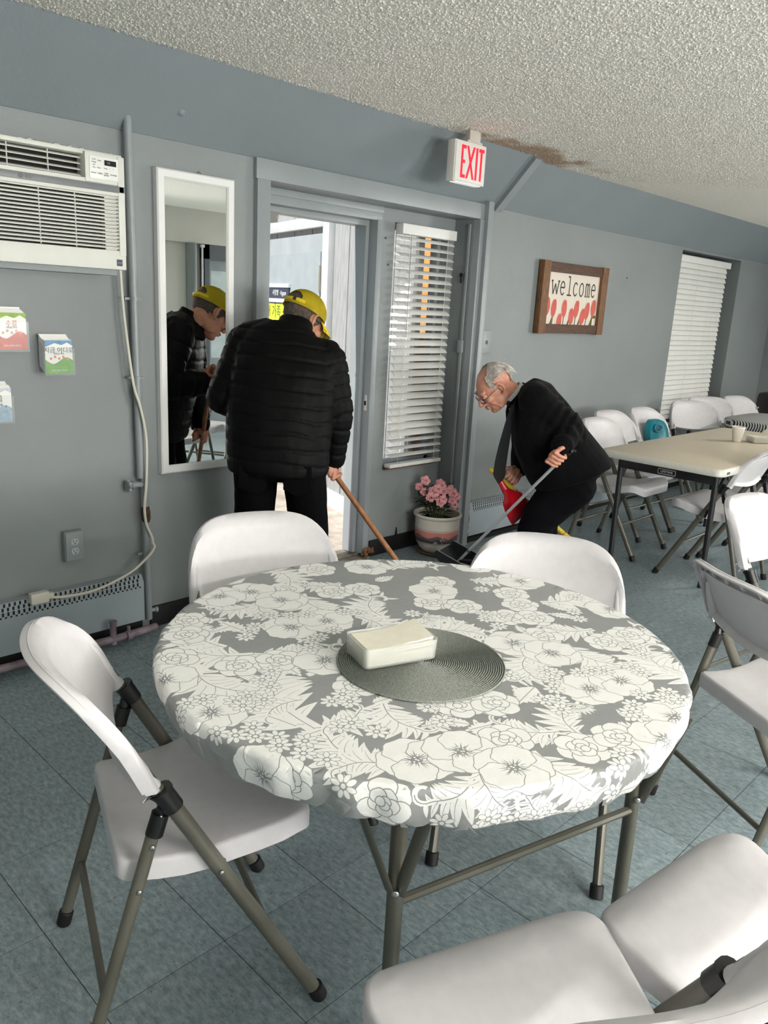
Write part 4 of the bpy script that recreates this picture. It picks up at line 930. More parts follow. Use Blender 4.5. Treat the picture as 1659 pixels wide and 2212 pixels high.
cp = MB().box((AX1-.135, AY+.013, .312), (AX1-.022, AY+.03, .390), bev=.004).build('control_panel', mat('panel_white', (226, 226, 222), .35, var=.02), ac, smooth=30)
MB().box((AX1-.078, AY+.0115, .362), (AX1-.033, AY+.014, .380)).build('display', mat('display_black', (10, 12, 12), .15), cp, smooth=None)
text_mesh('reading', '58', .012, mat('display_glow', (120, 130, 130), .4), cp, frame_M((AX1-.063, AY+.0105, .371), (1, 0, 0), (0, -1, 0)))
inkm = mat('panel_ink', (96, 100, 104), .6)
bl = [('Cool', -.118, .378), ('Energy', -.118, .369), ('Fan', -.118, .360), ('Dry', -.118, .351), ('Temp', -.098, .376), ('Timer', -.100, .351), ('Temp', -.074, .352), ('v', -.058, .352), ('^', -.044, .352), ('MODE', -.120, .332), ('TIMER', -.096, .332), ('FAN', -.072, .335), ('SPEED', -.072, .328), ('POWER', -.044, .332)]
for s, x, z in bl: text_mesh('button_label', s, .0072 if s.isupper() else .0062, inkm, cp, frame_M((AX1+x, AY+.0122, z), (1, 0, 0), (0, -1, 0)))
mb = MB().poly([(.0085*cos(t), .0085*sin(t)) for t in [2*pi*i/20 for i in range(20)]], plane_map((-.082, AY+.011, .286), (1, 0, 0), (0, 0, 1), (0, -1, 0))); mb.build('emblem', mat('emblem_grey', (86, 88, 92), .4), ac, smooth=None, rec=False)
text_mesh('lettering', 'LG', .017, MATS['emblem_grey'], ac, frame_M((-.056, AY+.011, .2855), (1, 0, 0), (0, -1, 0)))
MB().box((AX1-.040, AY+.0135, .014), (AX1-.018, AY+.0155, .038)).build('energy_sticker', navy, ac, smooth=None)
text_mesh('sticker_lettering', 'energy', .0066, mat('pale_ink', (170, 186, 200), .5), ac, frame_M((AX1-.029, AY+.0128, .026), (1, 0, 0), (0, -1, 0)))
MB().box((AX0, -.15, -.02), (AX1-.02, .0, .0)).build('sill_filler', wall_m, ac, smooth=None)
# ragged caulk along the top of the unit
mb = MB()
for k in range(70):
    x = AX0+.02+random.random()*(AX1-AX0-.03); mb.ball((x, AY+.07+random.random()*.12, AH+.004), (.012, .012, .004+random.random()*.007), 1)
mb.build('caulk', mat('caulk_white', (206, 208, 204), .8, bump=.4, bs=50), ac, kind='stuff')
# ---- painted standpipe, valve, clamps
pipe = empty('wall_pipe', (1.675, 3.085, 0), 'painted pipe running down the wall from the soffit to the floor', 'pipe')
MB().tube([(-.02, .0, 2.165), (-.012, 0, 1.6), (-.004, 0, 1.0), (.0, 0, .72)], .017, 14).build('upper_pipe', trim_m, pipe)
MB().tube([(.012, -.004, .72), (.015, -.004, .5), (.02, -.004, .06)], .0155, 14).build('lower_pipe', trim_m, pipe)
mb = MB().tube([(-.05, .0, .690), (-.02, -.004, .694), (.004, -.004, .690), (.013, -.004, .665), (.014, -.004, .64)], .014, 12); mb.tube([(-.046, .0, .690), (-.038, .0, .690)], .019, 12); mb.build('elbow', trim_m, pipe)
mb = MB()
pts = [(.024*(1+.14*cos(8*t))*cos(t), .024*(1+.14*cos(8*t))*sin(t)) for t in [2*pi*i/48 for i in range(48)]]
mb.prism(pts, lambda a, b: V((-.052, a, .690+b)), lambda a, b: V((-.066, a, .690+b))); mb.build('valve_wheel', trim_m, pipe)
for z, x in ((1.47, -.01), (1.15, -.006), (.375, .017)):
    MB().tube([(x, -.004, z-.007), (x, -.004, z+.007)], .0195, 14).box((x-.04, .0, z-.005), (x-.014, .012, z+.005), bev=.001).box((x+.014, -.004, z-.005), (x+.032, .012, z+.005), bev=.001).build('clamp', trim_m, pipe)
rust = mat('rusty_joint', (92, 66, 44), .9, c2=(44, 32, 24), vs_=40, bump=.6, bs=80)
MB().tube([(.0145, -.004, .59), (.015, -.005, .565), (.016, -.006, .535), (.016, -.004, .52)], [.017, .021, .020, .016], 12).build('rusted_union', rust, pipe)
MB().tube([(.02, -.004, .10), (.055, -.01, .10)], .010, 10).tube([(.05, -.01, .10), (.06, -.012, .10)], .014, 8).build('drain_stub', trim_m, pipe)
lil = mat('lilac_pipe_paint', (150, 134, 146), .5, c2=(96, 82, 84), vs_=14, bump=.3, bs=40)
fp = empty('floor_pipe', (1.4, 3.02, 0), 'lilac painted heating pipe low along the floor under the left heater', 'pipe')
MB().tube([(.30, .02, .035), (.288, .0, .042), (.10, -.01, .042), (-.35, -.01, .045), (-2.4, -.01, .05)], .0165, 12).build('pipe_run', lil, fp)
MB().tube([(.085, -.012, .02), (.085, -.012, .12)], .014, 10).tube([(.085, -.012, .12), (.085, -.012, .127)], .017, 10).build('bleed_valve', lil, fp)
MB().tube([(.155, -.014, .03), (.155, -.014, .085)], .008, 8).tube([(.145, -.012, .042), (.165, -.012, .042)], .022, 12).build('pipe_clamp', lil, fp)
# ---- cream power cord with its plug block
cream = mat('cord_cream', (206, 202, 188), .5, var=.03)
pts = [(1.602, 1.585), (1.606, 1.46), (1.617, 1.313), (1.638, 1.124), (1.665, 1.026), (1.687, .886), (1.682, .704), (1.671, .601), (1.680, .516), (1.708, .447), (1.704, .405), (1.671, .368), (1.585, .312), (1.435, .270), (1.30, .270), (1.24, .282)]
cp_ = []
for i in range(len(pts)-1):
    p0, p1, p2, p3 = pts[max(0, i-1)], pts[i], pts[i+1], pts[min(len(pts)-1, i+2)]
    for k in range(4):
        t = k/4; q = [.5*((2*p1[a])+(-p0[a]+p2[a])*t+(2*p0[a]-5*p1[a]+4*p2[a]-p3[a])*t*t+(-p0[a]+3*p1[a]-3*p2[a]+p3[a])*t**3) for a in (0, 1)]
        y = 3.075-.022*min(1, max(0, (1.3-abs(q[1]-.8)*1.6)))-(.02 if q[1] < .42 else 0); cp_.append((q[0], y, q[1]))
cp_.append((1.24, 3.055, .282))
pc = empty('power_cord', (1.6, 3.09, .26), 'cream power cord dropping from the air conditioner along the pipe', 'cord')
for nm, me in (('cord', MB().tube([V(p)-V((1.6, 3.09, .26)) for p in cp_], .0062, 8).mesh('cord', cream, 60)), ('plug_block', MB().box((-.44, -.055, .005), (-.365, -.02, .052), bev=.008).box((-.37, -.05, .015), (-.345, -.025, .04), bev=.005).mesh('plug_block', cream, 40))): link(nm, me, pc)
# ---- outlet
ol = empty('wall_outlet', (1.368, 3.118, .465), 'painted double power outlet on the wall above the left heater', 'outlet')
MB().box((-.040, -.030, -.064), (.040, .0, .064), bev=.003).build('box', wall_m, ol, smooth=30)
MB().box((-.037, -.036, -.060), (.037, -.028, .060), bev=.004).build('plate', trim_m, ol, smooth=30)
for z in (.020, -.020):
    so_ = MB().prism([(.0165*cos(t), max(-.0135, min(.0135, .0165*sin(t)))) for t in [2*pi*i/24 for i in range(24)]], lambda a, b: V((a, -.034, z+b)), lambda a, b: V((a, -.0385, z+b))).build('socket', mat('socket_grey', (172, 178, 180), .4), ol, smooth=30)
    MB().box((-.0075, -.0392, z-.001), (-.0055, -.038, z+.0075)).box((.0055, -.0392, z), (.0075, -.038, z+.0065)).tube([(0, -.0392, z-.0075), (0, -.038, z-.0075)], .0026, 8).build('slots', dark_m, so_, smooth=None, kind='stuff')
# ---- baseboard heaters with perforated covers
htr = mat('heater_enamel', (150, 160, 165), .4, var=.04, vs_=4, bump=.08, bs=40)
def heater(name, x0, x1, yf, zt, zb, label, n, rows, pitch, xs0):
    h = empty(name, (x0, yf, 0), label, 'heater'); L = x1-x0
    pf = [(.0, zb), (.0, zt-.028), (.022, zt), (.065, zt), (.065, zb)]
    MB().loft([[(x, a, b) for a, b in pf] for x in (0, L)]).build('cover', htr, h, smooth=20)
    d = V((0, .022, .028)).normalized(); nn = V((0, -d.z, d.y)); mb = MB()
    f = plane_map((0, .0, zt-.028), (1, 0, 0), d, nn, .0004)
    for k in range(n):
        x = xs0+k*pitch
        for r in range(rows):
            xx = x+(pitch*.5 if r % 2 else 0)
            mb.poly([(xx+a*.0042+b*.25, .002+r*.0165+b) for a, b in ((-1, 0), (1, 0), (1, .0145), (-1, .0145))], f)
    g = plane_map((0, -.0004, zt-.06), (1, 0, 0), (0, 0, 1), (0, -1, 0))
    for k in range(n):
        x = xs0+k*pitch; mb.poly([(x-.0042, .014), (x+.0042, .014), (x+.0042, .030), (x-.0042, .030)], g)
        xx = x+pitch/2; mb.poly([(xx-.0042, .005), (xx+.0042, .005), (xx+.0042, .012), (xx-.0042, .012)], g)
    mb.build('vent_slots', dark_m, h, smooth=None, rec=False, kind='stuff')
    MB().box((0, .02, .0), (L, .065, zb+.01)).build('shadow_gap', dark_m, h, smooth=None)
    return h
heater('baseboard_heater', -1.2, 1.658, 3.052, .285, .075, 'long painted baseboard heater at the left with a row of vent slots', 138, 2, .0205, .02)
heater('baseboard_heater', 4.03, 8.95, 3.105, .262, .040, 'long painted baseboard heater along the wall behind the suited man', 215, 2, .0215, .05)
# ---- leaflet holders
clear = mat('holder_plastic', (226, 232, 234), .1, alpha=.09, spec=.7)
paper = mat('leaflet_paper', (238, 238, 234), .6, var=.01)
def holder(x, z, W_, Hh, cols, label, n, title, sub):
    h = empty('leaflet_holder', (x, 3.115, z), label, 'leaflet holder')
    w2 = W_/2; mb = MB()
    for a, b in (((-w2, -.078, 0), (w2, -.076, Hh*.80)), ((-w2, -.002, 0), (w2, .0, Hh*1.02)), ((-w2, -.078, 0), (w2, 0, .002))): mb.box(a, b)
    for s in (-1, 1): mb.prism([(-.078, 0), (0, 0), (0, Hh*1.02), (-.03, Hh*.98), (-.078, Hh*.8)], lambda a, b: V((s*w2, a, b)), lambda a, b: V((s*(w2-.0018), a, b)))
    mb.build('pocket', clear, h, smooth=None)
    pw = w2-.006
    for k in range(n):
        y = -.070+k*.062/n; mb = MB(); dz = .006*random.random()+k*.0035; lf_ = mb.box((-pw, y-.0012, .004+dz), (pw, y+.0012, Hh*.98+dz)).build('leaflet', paper, h, smooth=None)
        if k == 0:
            f = plane_map((0, y-.0014, .004+dz), (1, 0, 0), (0, 0, 1), (0, -1, 0)); t = Hh*.97
            mb = MB(); mb.mi = 0; mb.poly([(-pw, 0), (pw, 0), (pw, t*.40)]+[(pw*(1-2*i/12), t*(.40+.10*sin(i*.55))) for i in range(13)], f)
            mb.mi = 1; mb.poly([(-pw, t), (-pw, t*.8), (-pw*.3, t*.92), (pw*.2, t*.86), (pw*.6, t*.94), (pw, t*.84), (pw, t)][::-1], f)
            mb.mi = 2
            for i in range(5): cx, cz = -pw*.6+i*pw*.3, t*(.46+.05*(i % 2)); mb.poly([(cx+.005*cos(q), cz+.005*sin(q)) for q in [2*pi*j/8 for j in range(8)]], lambda a, b: f(a, b, .0003))
            mb.build('cover_print', [mat(n_, c_, .6, var=.12, vs_=60) for n_, c_ in cols], lf_, smooth=None, rec=False)
            text_mesh('lettering', title, W_*.20, mat('leaflet_ink', (28, 54, 52), .6) if cols[0][0] != 'leaf_red' else mat('leaflet_red_ink', (190, 70, 60), .6), lf_, frame_M(tuple(f(0, t*.70, .0008)), (1, 0, 0), (0, -1, 0)))
            if sub: text_mesh('lettering', sub, W_*.075, paper, lf_, frame_M(tuple(f(0, t*.10, .0008)), (1, 0, 0), (0, -1, 0)))
            text_mesh('lettering', '말씀을 따라', W_*.07, MATS.get('leaflet_ink') or inkm, lf_, frame_M(tuple(f(0, t*.60, .0008)), (1, 0, 0), (0, -1, 0)))
    return h
holder(1.325, 1.172, .118, .130, [('leaf_green', (106, 168, 60)), ('leaf_sky', (120, 160, 196)), ('leaf_coral', (222, 120, 96))], 'clear wall holder with green and blue leaflets, right of the other holders', 7, '지금 어디로', '열두 번째 이야기')
holder(1.155, 1.262, .118, .135, [('leaf_red', (206, 100, 84)), ('leaf_lime', (150, 186, 84)), ('leaf_pink', (206, 150, 150))], 'clear wall holder with red and white leaflets, uppermost at the left edge', 7, '수를', '열두 번째 이야기')
holder(1.085, 1.000, .118, .130, [('leaf_blue', (150, 176, 196)), ('leaf_pale', (206, 214, 220)), ('leaf_grey', (120, 130, 140))], 'clear wall holder with pale blue leaflets, lowest at the left edge', 6, '말씀', '')
# ---- mirror
mrx, mrz0, mrz1, mw = 1.967, .722, 1.990, .189
mr = empty('wall_mirror', (mrx, 3.118, mrz0), 'tall white framed mirror reflecting the man in the yellow cap', 'mirror')
H_ = mrz1-mrz0; fr = .037
mb = MB(); rg = [[(-mw+i, y, i), (mw-i, y, i), (mw-i, y, H_-i), (-mw+i, y, H_-i)] for i, y in ((0, 0), (0, -.030), (.006, -.036), (fr-.006, -.036), (fr, -.028), (fr, -.02))]
mb.loft(rg, cap=False); mb.build('frame', white_en, mr, smooth=None)
mg = bpy.data.materials.new('mirror_silver'); mg.use_nodes = True; b = mg.node_tree.nodes['Principled BSDF']; b.inputs['Metallic'].default_value = 1; b.inputs['Roughness'].default_value = .0; b.inputs['Base Color'].default_value = (.90, .92, .90, 1)
MB().box((-mw+fr-.004, -.024, fr-.004), (mw-fr+.004, -.018, H_-fr+.004)).build('glass', mg, mr, smooth=None)
MB().tube([(.02, -.006, H_), (.03, -.006, H_+.014), (.04, -.006, H_)], .0025, 6).build('hanger', steel, mr)
# ---- exit sign
ex = empty('exit_sign', (3.333, 2.74, 2.115), 'white exit sign with red letters hanging from the ceiling over the entry', 'exit sign')
MB().box((-.124, .0, 0), (.124, .048, .192), bev=.006).build('housing', mat('sign_white', (214, 212, 206), .45, var=.03), ex, smooth=30)
MB().box((-.118, -.004, .006), (.118, .002, .186), bev=.002).build('face_plate', MATS['sign_white'], ex, smooth=30)
MB().box((-.02, .008, .190), (.10, .042, .205), bev=.003).box((.0, .012, .20), (.085, .038, .255), bev=.003).build('canopy', mat('canopy_paint', (190, 182, 172), .6), ex, smooth=30)
MB().box((-.10, .006, -.003), (.10, .042, .001)).build('glowing_underside', mat('underside_glow', (236, 238, 236), .3, emit=.5), ex, smooth=None)  # underside made to glow, standing in for daylight bounced up through the door
red = mat('exit_red', (255, 8, 44), .5, var=0., emit=.75)
f = plane_map((0, -.0046, .096), (1, 0, 0), (0, 0, 1), (0, -1, 0)); mb = MB(); S = .0165
def bars(x0, rects):
    for a, b, c, d_ in rects: mb.poly([(x0+a, b), (x0+c, b), (x0+c, d_), (x0+a, d_)], f)
h = .076
bars(-.078, [(0, -h, S, h), (S, h-S, .038, h), (S, -S/2, .033, S/2), (S, -h, .038, -h+S)]); me_ = mb.build('letter', red, ex, smooth=None, rec=False)
mb = MB()
for s in (-1, 1): mb.poly([(-.003+s*.026-S/2, -h), (-.003+s*.026+S/2, -h), (-.003-s*.026+S/2, h), (-.003-s*.026-S/2, h)], lambda a, b, s=s: f(a, b, .0002*(s > 0)))
mb.build('letter', red, ex, smooth=None, rec=False)
mb = MB(); bars(.037, [(0, -h, S, h)]); mb.build('letter', red, ex, smooth=None, rec=False)
mb = MB(); bars(.060, [(0, h-S, .044, h), (.022-S/2, -h, .022+S/2, h-S)]); mb.build('letter', red, ex, smooth=None, rec=False)
# ---- welcome sign
ww, wh = .425, .236
ws = empty('welcome_sign', (5.077, 3.166, 1.607), 'wooden framed welcome sign with coral tulips on the wall', 'sign')
wd = mat('sign_frame_oak', (132, 92, 56), .6, c2=(92, 60, 34), vs_=8, stretch=(14, 14, 2), bump=.15); wd2 = mat('sign_frame_walnut', (92, 60, 36), .6, c2=(62, 38, 22), vs_=8, stretch=(2, 14, 14), bump=.15)
for s in (-1, 1): MB().box((s*ww, -.045, -wh-.004), (s*(ww-.082), -.003, wh+.004), bev=.002).build('side_board', wd, ws, smooth=30)
MB().box((-ww+.08, -.040, wh-.066), (ww-.08, -.003, wh), bev=.002).build('top_board', wd2, ws, smooth=30); MB().box((-ww+.08, -.040, -wh), (ww-.08, -.003, -wh+.062), bev=.002).build('bottom_board', wd2, ws, smooth=30)
MB().box((-ww+.07, -.022, -wh+.05), (ww-.07, -.012, wh-.05)).build('panel', mat('sign_cream', (222, 212, 198), .7, var=.02), ws, smooth=None)
f = plane_map((0, -.0224, 0), (1, 0, 0), (0, 0, 1), (0, -1, 0)); ink = mat('sign_ink', (24, 22, 22), .6)
lw = .0105; LZ = .026; LH = .088; UP = .124
def L_(strokes, x):
    mb = MB()
    for i, st_ in enumerate(strokes): mb.ribbon([(.93*(x+a)+.012, LZ+b) for a, b in st_], lw, lambda a, b, i=i: f(a, b, .0002+.0001*i))
    mb.build('letter', ink, ws, smooth=None, rec=False)
e_ = [arc(0, LH/2, .027, 5, 320, 16, LH/2)+[], [(-.027, LH*.55), (.028, LH*.55)]]
L_([[(-.045, LH), (-.024, 0)], [(-.024, 0), (0, LH*.8)], [(0, LH*.8), (.024, 0)], [(.024, 0), (.045, LH)], [(-.056, LH), (-.032, LH)], [(.032, LH), (.056, LH)]], -.268)
L_(e_, -.168)
L_([[(-.022, UP), (.004, UP)], [(.004, UP+.004), (.004, 0)], [(-.026, 0), (.034, 0)]], -.078)
L_([arc(0, LH/2, .027, 40, 322, 16, LH/2)], .012); L_([arc(0, LH/2, .028, 0, 360, 20, LH/2)], .098)
L_([[(-.032, LH), (-.026, LH)], [(-.027, LH), (-.027, 0)], arc(-.013, LH*.72, .014, 180, 0, 8, LH*.28)+[(.001, 0)], arc(.014, LH*.72, .013, 180, 0, 8, LH*.28)+[(.027, 0)], [(-.036, 0), (-.018, 0)], [(-.008, 0), (.010, 0)], [(.019, 0), (.037, 0)]], .188)
L_(e_, .272)
coral = mat('tulip_coral', (206, 96, 84), .7, var=.05); stem_c = mat('tulip_stem', (92, 88, 44), .7); crk = mat('tulip_line', (150, 62, 56), .7)
zb_ = -wh+.062
for k, (x, z, sx, lean) in enumerate(((-.315, .0, .045, .0), (-.232, -.012, .043, .12), (-.150, -.105, .042, .10), (-.098, -.010, .043, -.02), (.0, -.065, .043, -.1), (.062, -.010, .043, .14), (.150, -.062, .046, .28), (.208, -.018, .043, .12), (.292, .004, .043, .08))):
    tz = z-.036; hh = .063; mb = MB(); cp0 = [(-.2, -1), (.2, -1), (.75, -.62), (1, -.05), (.85, .6), (.55, .98), (.42, .80), (.22, 1.06), (-.02, .82), (-.3, .98), (-.55, .78), (-.85, .45), (-1, -.1), (-.72, -.66)]
    P = [(x+(a*sx*.80+lean*b*hh*.5), tz-.02+b*hh) for a, b in cp0]
    P = [(max(-ww+.083, min(ww-.083, a)), max(zb_, b)) for a, b in P]
    mb.mi = 1; mb.ribbon([(x-lean*hh*.5, tz-.02-hh), (x-lean*hh*.9, zb_)] if tz-.02-hh > zb_ else [(x, zb_), (x, zb_+.002)], .010, lambda a, b: f(a, b, .0002))
    mb.mi = 0; mb.poly(P, lambda a, b, k=k: f(a, b, .0004+.00008*k)); mb.mi = 2; mb.ribbon([(x+sx*.2+lean*.02, tz+.04), (x+sx*.12, tz-.0)], .0035, lambda a, b, k=k: f(a, b, .0006+.00008*k))
    mb.build('tulip', [coral, stem_c, crk], ws, smooth=None, rec=False)
mb = MB()
for x in (-.27, -.05, .09, .13, .25): mb.poly([(x, zb_), (x+.024, zb_), (x+.03, zb_+.06)], lambda a, b: f(a, b, .00015))
mb.poly([(.262, zb_), (.282, zb_), (.296, zb_+.05), (.335, zb_+.05), (.335, zb_+.07), (.282, zb_+.075)], lambda a, b: f(a, b, .0003))
mb.build('tulip_leaves', stem_c, ws, smooth=None, rec=False, kind='stuff')
# ---- light switch, key, surface conduit, nails
sw_ = empty('light_switch', (4.098, 3.168, 1.305), 'painted light switch plate beside the entry post above the suited man', 'switch')
MB().box((-.092, -.010, -.072), (.092, .0, .072), bev=.004).build('plate', trim_m, sw_, smooth=30)
for x in (-.045, .045): MB().box((x-.006, -.022, -.014), (x+.006, -.008, .010), bev=.003).build('toggle', trim_m, sw_, smooth=30)
MB().box((-.075, -.012, -.012), (-.058, -.0098, .012)).build('worn_mark', dgrey, sw_, smooth=None)
cd = empty('surface_conduit', (3.892, 3.16, 1.27), 'thin painted conduit with a small box on the right side of the entry', 'conduit')
MB().box((-.012, -.008, .04), (.0, .008, .72), bev=.002).build('channel', trim_m, cd, smooth=30); MB().box((-.022, -.016, -.03), (.0, .016, .045), bev=.003).build('box', trim_m, cd, smooth=30)
MB().box((-.012, -.008, -1.2), (.0, .008, -.03), bev=.002).build('channel', trim_m, cd, smooth=30)
ky = empty('key_ring', (3.893, 3.19, 1.745), 'small key on a ring hanging from a hook in the entry reveal', 'key')
MB().tube([(0, 0, 0), (-.012, 0, -.002), (-.014, 0, .006)], .002, 6).build('hook', steel, ky)
MB().tube([(-.012, .018*cos(t), -.018+.018*sin(t)) for t in [2*pi*i/20 for i in range(21)]], .0013, 5).build('ring', steel, ky)
kp = [(-.006, 0), (.006, 0), (.011, -.012), (.006, -.024), (.0035, -.026), (.0035, -.058), (-.0035, -.062), (-.0035, -.026), (-.006, -.024), (-.011, -.012)]
for s, m_ in ((0, steel), (.6, MATS['dark_void'])): MB().prism([(a*1.2, b) for a, b in kp], lambda a, b: V((-.011-.004*s, a+.006*s, -.034+b)), lambda a, b: V((-.013-.004*s, a+.006*s, -.034+b))).build('key', m_, ky, smooth=None)
for k, (x, z, y) in enumerate(((5.86, 1.80, 3.168), (3.30, 1.86, 3.278), (3.33, 1.72, 3.278))):
    o = tag(MB().lathe([(.006, 0), (.006, .004), (.003, .006)], n=10).build('wall_nail', dgrey), ('dark nail head in the wall right of the welcome sign', 'upper nail head in the panel between door and blind', 'lower nail head in the panel between door and blind')[k], 'nail'); o.location = (x, y, z); o.rotation_euler = (pi/2, 0, 0)
o = tag(MB().lathe([(.016, 0), (.016, .004), (.010, .009), (.002, .010)], n=16).build('soffit_cap', slope_m), 'small painted round cap on the sloped soffit above the pipe', 'cap'); o.location = (1.86, 3.03, 2.198); o.rotation_euler = (radians(134), 0, 0)

# ================================================================ POTTED AZALEA
pot = empty('potted_azalea', (3.69, 3.085, 0), 'pink azalea in a cream pot painted with a desert band, on a clay saucer', 'potted plant')
gl_ = mat('pot_glaze', (214, 206, 194), .35, var=.05, vs_=10, bump=.05, bs=60)
MB().lathe([(.02, 0), (.088, 0), (.108, .010), (.112, .020), (.106, .022), (.095, .012), (.02, .010)], n=40).build('saucer', mat('terracotta', (150, 112, 76), .7, c2=(110, 78, 50), vs_=12), pot, smooth=40)
pz = [(.055, .012), (.082, .016), (.105, .040), (.124, .075), (.134, .115), (.138, .160), (.138, .205), (.139, .238), (.150, .246), (.153, .256), (.149, .264), (.138, .262), (.130, .245), (.126, .20), (.02, .19)]
MB().lathe(pz, n=48).build('pot', gl_, pot, smooth=50)
def pr(z):
    for (a, b), (c, d_) in zip(pz, pz[1:]):
        if b <= z <= d_: return a+(c-a)*(z-b)/(d_-b)
    return .138
a0 = radians(-135)
pf = lambda ang, z, h=.0006: V(((pr(z)+h)*cos(a0+ang), (pr(z)+h)*sin(a0+ang), z))
NB = 72; mb = MB(); cl = []
def band(z0, z1, mi, h):
    mb.mi = mi
    for i in range(NB):
        t0, t1 = -pi+2*pi*i/NB, -pi+2*pi*(i+1)/NB; ks = 5
        for k in range(ks): mb.face([pf(t0, z0(t0)+(z1(t0)-z0(t0))*k/ks, h), pf(t1, z0(t1)+(z1(t1)-z0(t1))*k/ks, h), pf(t1, z0(t1)+(z1(t1)-z0(t1))*(k+1)/ks, h), pf(t0, z0(t0)+(z1(t0)-z0(t0))*(k+1)/ks, h)])
band(lambda t: .092, lambda t: .166, 0, .0007)
def rid(s_, b_, a_): return lambda t: b_+a_*abs(((t*s_/pi+10) % 1)-.5)*2+a_*.35*abs(((t*s_*2.3/pi+.3+10) % 1)-.5)
band(lambda t: .092, rid(3.1, .122, .020), 1, .0011); band(lambda t: .092, rid(4.3, .108, .014), 2, .0015); band(lambda t: .092, lambda t: .104, 3, .0018)
for z, wz in ((.172, .0022), (.0865, .0022), (.082, .0015)): band(lambda t: z, lambda t: z+wz, 4, .0008)
mb.build('desert_band', [mat('band_sunset', (214, 132, 122), .5), mat('band_mauve', (120, 96, 98), .5), mat('band_slate', (80, 72, 76), .5), mat('band_ground', (66, 68, 64), .5), mat('band_line', (140, 84, 80), .5)], pot, smooth=None, rec=False)
mb = MB()
def st(a, z0, z1, wd_): mb.poly([(a-wd_, z0), (a+wd_, z0), (a+wd_, z1), (a-wd_, z1)], lambda p, q: pf(p, q, .0024))
st(.20, .094, .140, .010); st(.13, .112, .128, .007); st(.27, .114, .130, .007); st(.165, .112, .116, .03)
for k in range(7): st(-.10+(k-3)*.03, .094, .100+.010*cos((k-3)*.5), .008)
mb.build('cactus_print', mat('cactus_white', (226, 220, 206), .5), pot, smooth=None, rec=False, kind='stuff')
mb = MB(); mb.lathe([(.127, .215), (.06, .222), (.005, .224)], n=30, cap=False)
for k in range(60): a = random.random()*6.28; r = random.random()*.115; mb.ball((r*cos(a), r*sin(a), .220), .006+random.random()*.006, 1)
mb.build('soil', mat('potting_soil', (34, 26, 20), .95, bump=.6, bs=80), pot, kind='stuff')
rn = random.Random(11); lm = mat('azalea_leaf', (38, 62, 36), .5, c2=(22, 40, 24), vs_=20); stm = mat('azalea_stem', (70, 78, 40), .7)
tips = []; mb = MB()
for k in range(22):
    a = rn.random()*6.28; R2 = rn.uniform(.03, .15); top = V((R2*cos(a), R2*sin(a), .34+rn.uniform(.0, .12)-R2*.25)); b = V((.03*cos(a), .03*sin(a), .215))
    mid = (b+top)/2+V((rn.uniform(-.01, .01), rn.uniform(-.01, .01), .012)); mb.tube([b, mid, top], [.004, .003, .0018], 5); tips += [(mid, top)]
mb.build('stems', stm, pot, kind='stuff')
mb = MB()
def leaf3(p, d, L, w_):
    d = d.normalized(); s = d.cross(V((0, 0, 1)))
    s = s.normalized() if s.length > .01 else V((1, 0, 0)); n_ = s.cross(d); row = []
    for i in range(5):
        t = i/4; ww_ = w_*sin(pi*(t*.88+.08)); c = p+d*L*t-V((0, 0, 1))*L*.25*t*t; row.append((c-s*ww_+n_*ww_*.3, c, c+s*ww_+n_*ww_*.3))
    for a, b in zip(row, row[1:]): mb.face([a[0], b[0], b[1], a[1]]); mb.face([a[1], b[1], b[2], a[2]])
for mid, top in tips:
    for k in range(11):
        t = rn.random(); p = mid.lerp(top, t); a = rn.random()*6.28; leaf3(p, V((cos(a), sin(a), rn.uniform(-.1, .7))), rn.uniform(.030, .052), rn.uniform(.007, .011))
for k in range(26): a = rn.random()*6.28; leaf3(V((.05*cos(a), .05*sin(a), .24+rn.random()*.06)), V((cos(a), sin(a), rn.uniform(.0, .5))), rn.uniform(.05, .09), .008)
mb.build('leaves', lm, pot, smooth=60, rec=False, kind='stuff')
pk = mat('azalea_pink', (244, 190, 192), .6, c2=(226, 144, 152), vs_=40, sss=.0); mb = MB()
for ly in range(2):
    for k in range(5):
        a = 2*pi*k/5+ly*.63; rows = []
        for i in range(5):
            t = i/4; rr_ = .004+t*(.024-ly*.006); wv = .0135*sin(pi*(t*.72+.12)); z = .004+ly*.004+.012*t*(1.2-t)+(.004*sin(6*t+k))
            rows.append([V((rr_*cos(a)-s*wv*sin(a), rr_*sin(a)+s*wv*cos(a), z+.006*abs(s)*t*(1 if k % 2 else -.4))) for s in (-1, -.4, .4, 1)])
        for A, B in zip(rows, rows[1:]):
            for j in range(3): mb.face([A[j], A[j+1], B[j+1], B[j]])
mb.tube([(0, 0, 0), (0, 0, .016)], .0018, 5)
bme = mb.mesh('blossom', pk, 60, rec=False)
c0 = V((-.693*.0, 0, 0)); vd = V((-.75, -.62, .35))
spots = [(-.085, .035, .465), (.0, .0, .462), (-.045, -.04, .420), (-.012, -.045, .432), (.022, -.05, .418), (-.022, -.075, .385), (.015, -.08, .375), (-.088, -.02, .405), (.052, -.05, .422), (.078, -.055, .410), (.098, -.06, .392), (.075, -.08, .368), (-.055, -.07, .382), (.09, -.08, .345), (-.118, .035, .425), (.01, -.02, .448), (.0, -.09, .352), (.062, -.03, .432)]
# spots are (across, towards the room, up)
ax_ = V((.72, -.69, 0)); to_ = V((.69, .72, 0))
for k, (a, b, z) in enumerate(spots):
    o = link('blossom', bme, pot); o.location = ax_*a*1.05+to_*b*.9+V((0, 0, z-.012))
    n_ = (vd+V((rn.uniform(-.5, .5), rn.uniform(-.5, .5), rn.uniform(-.1, .6)))).normalized(); o.rotation_euler = n_.to_track_quat('Z', 'Y').to_euler(); o.scale = (1.0, 1.0, 1.0) if k % 3 else (1.15, 1.15, 1.15)
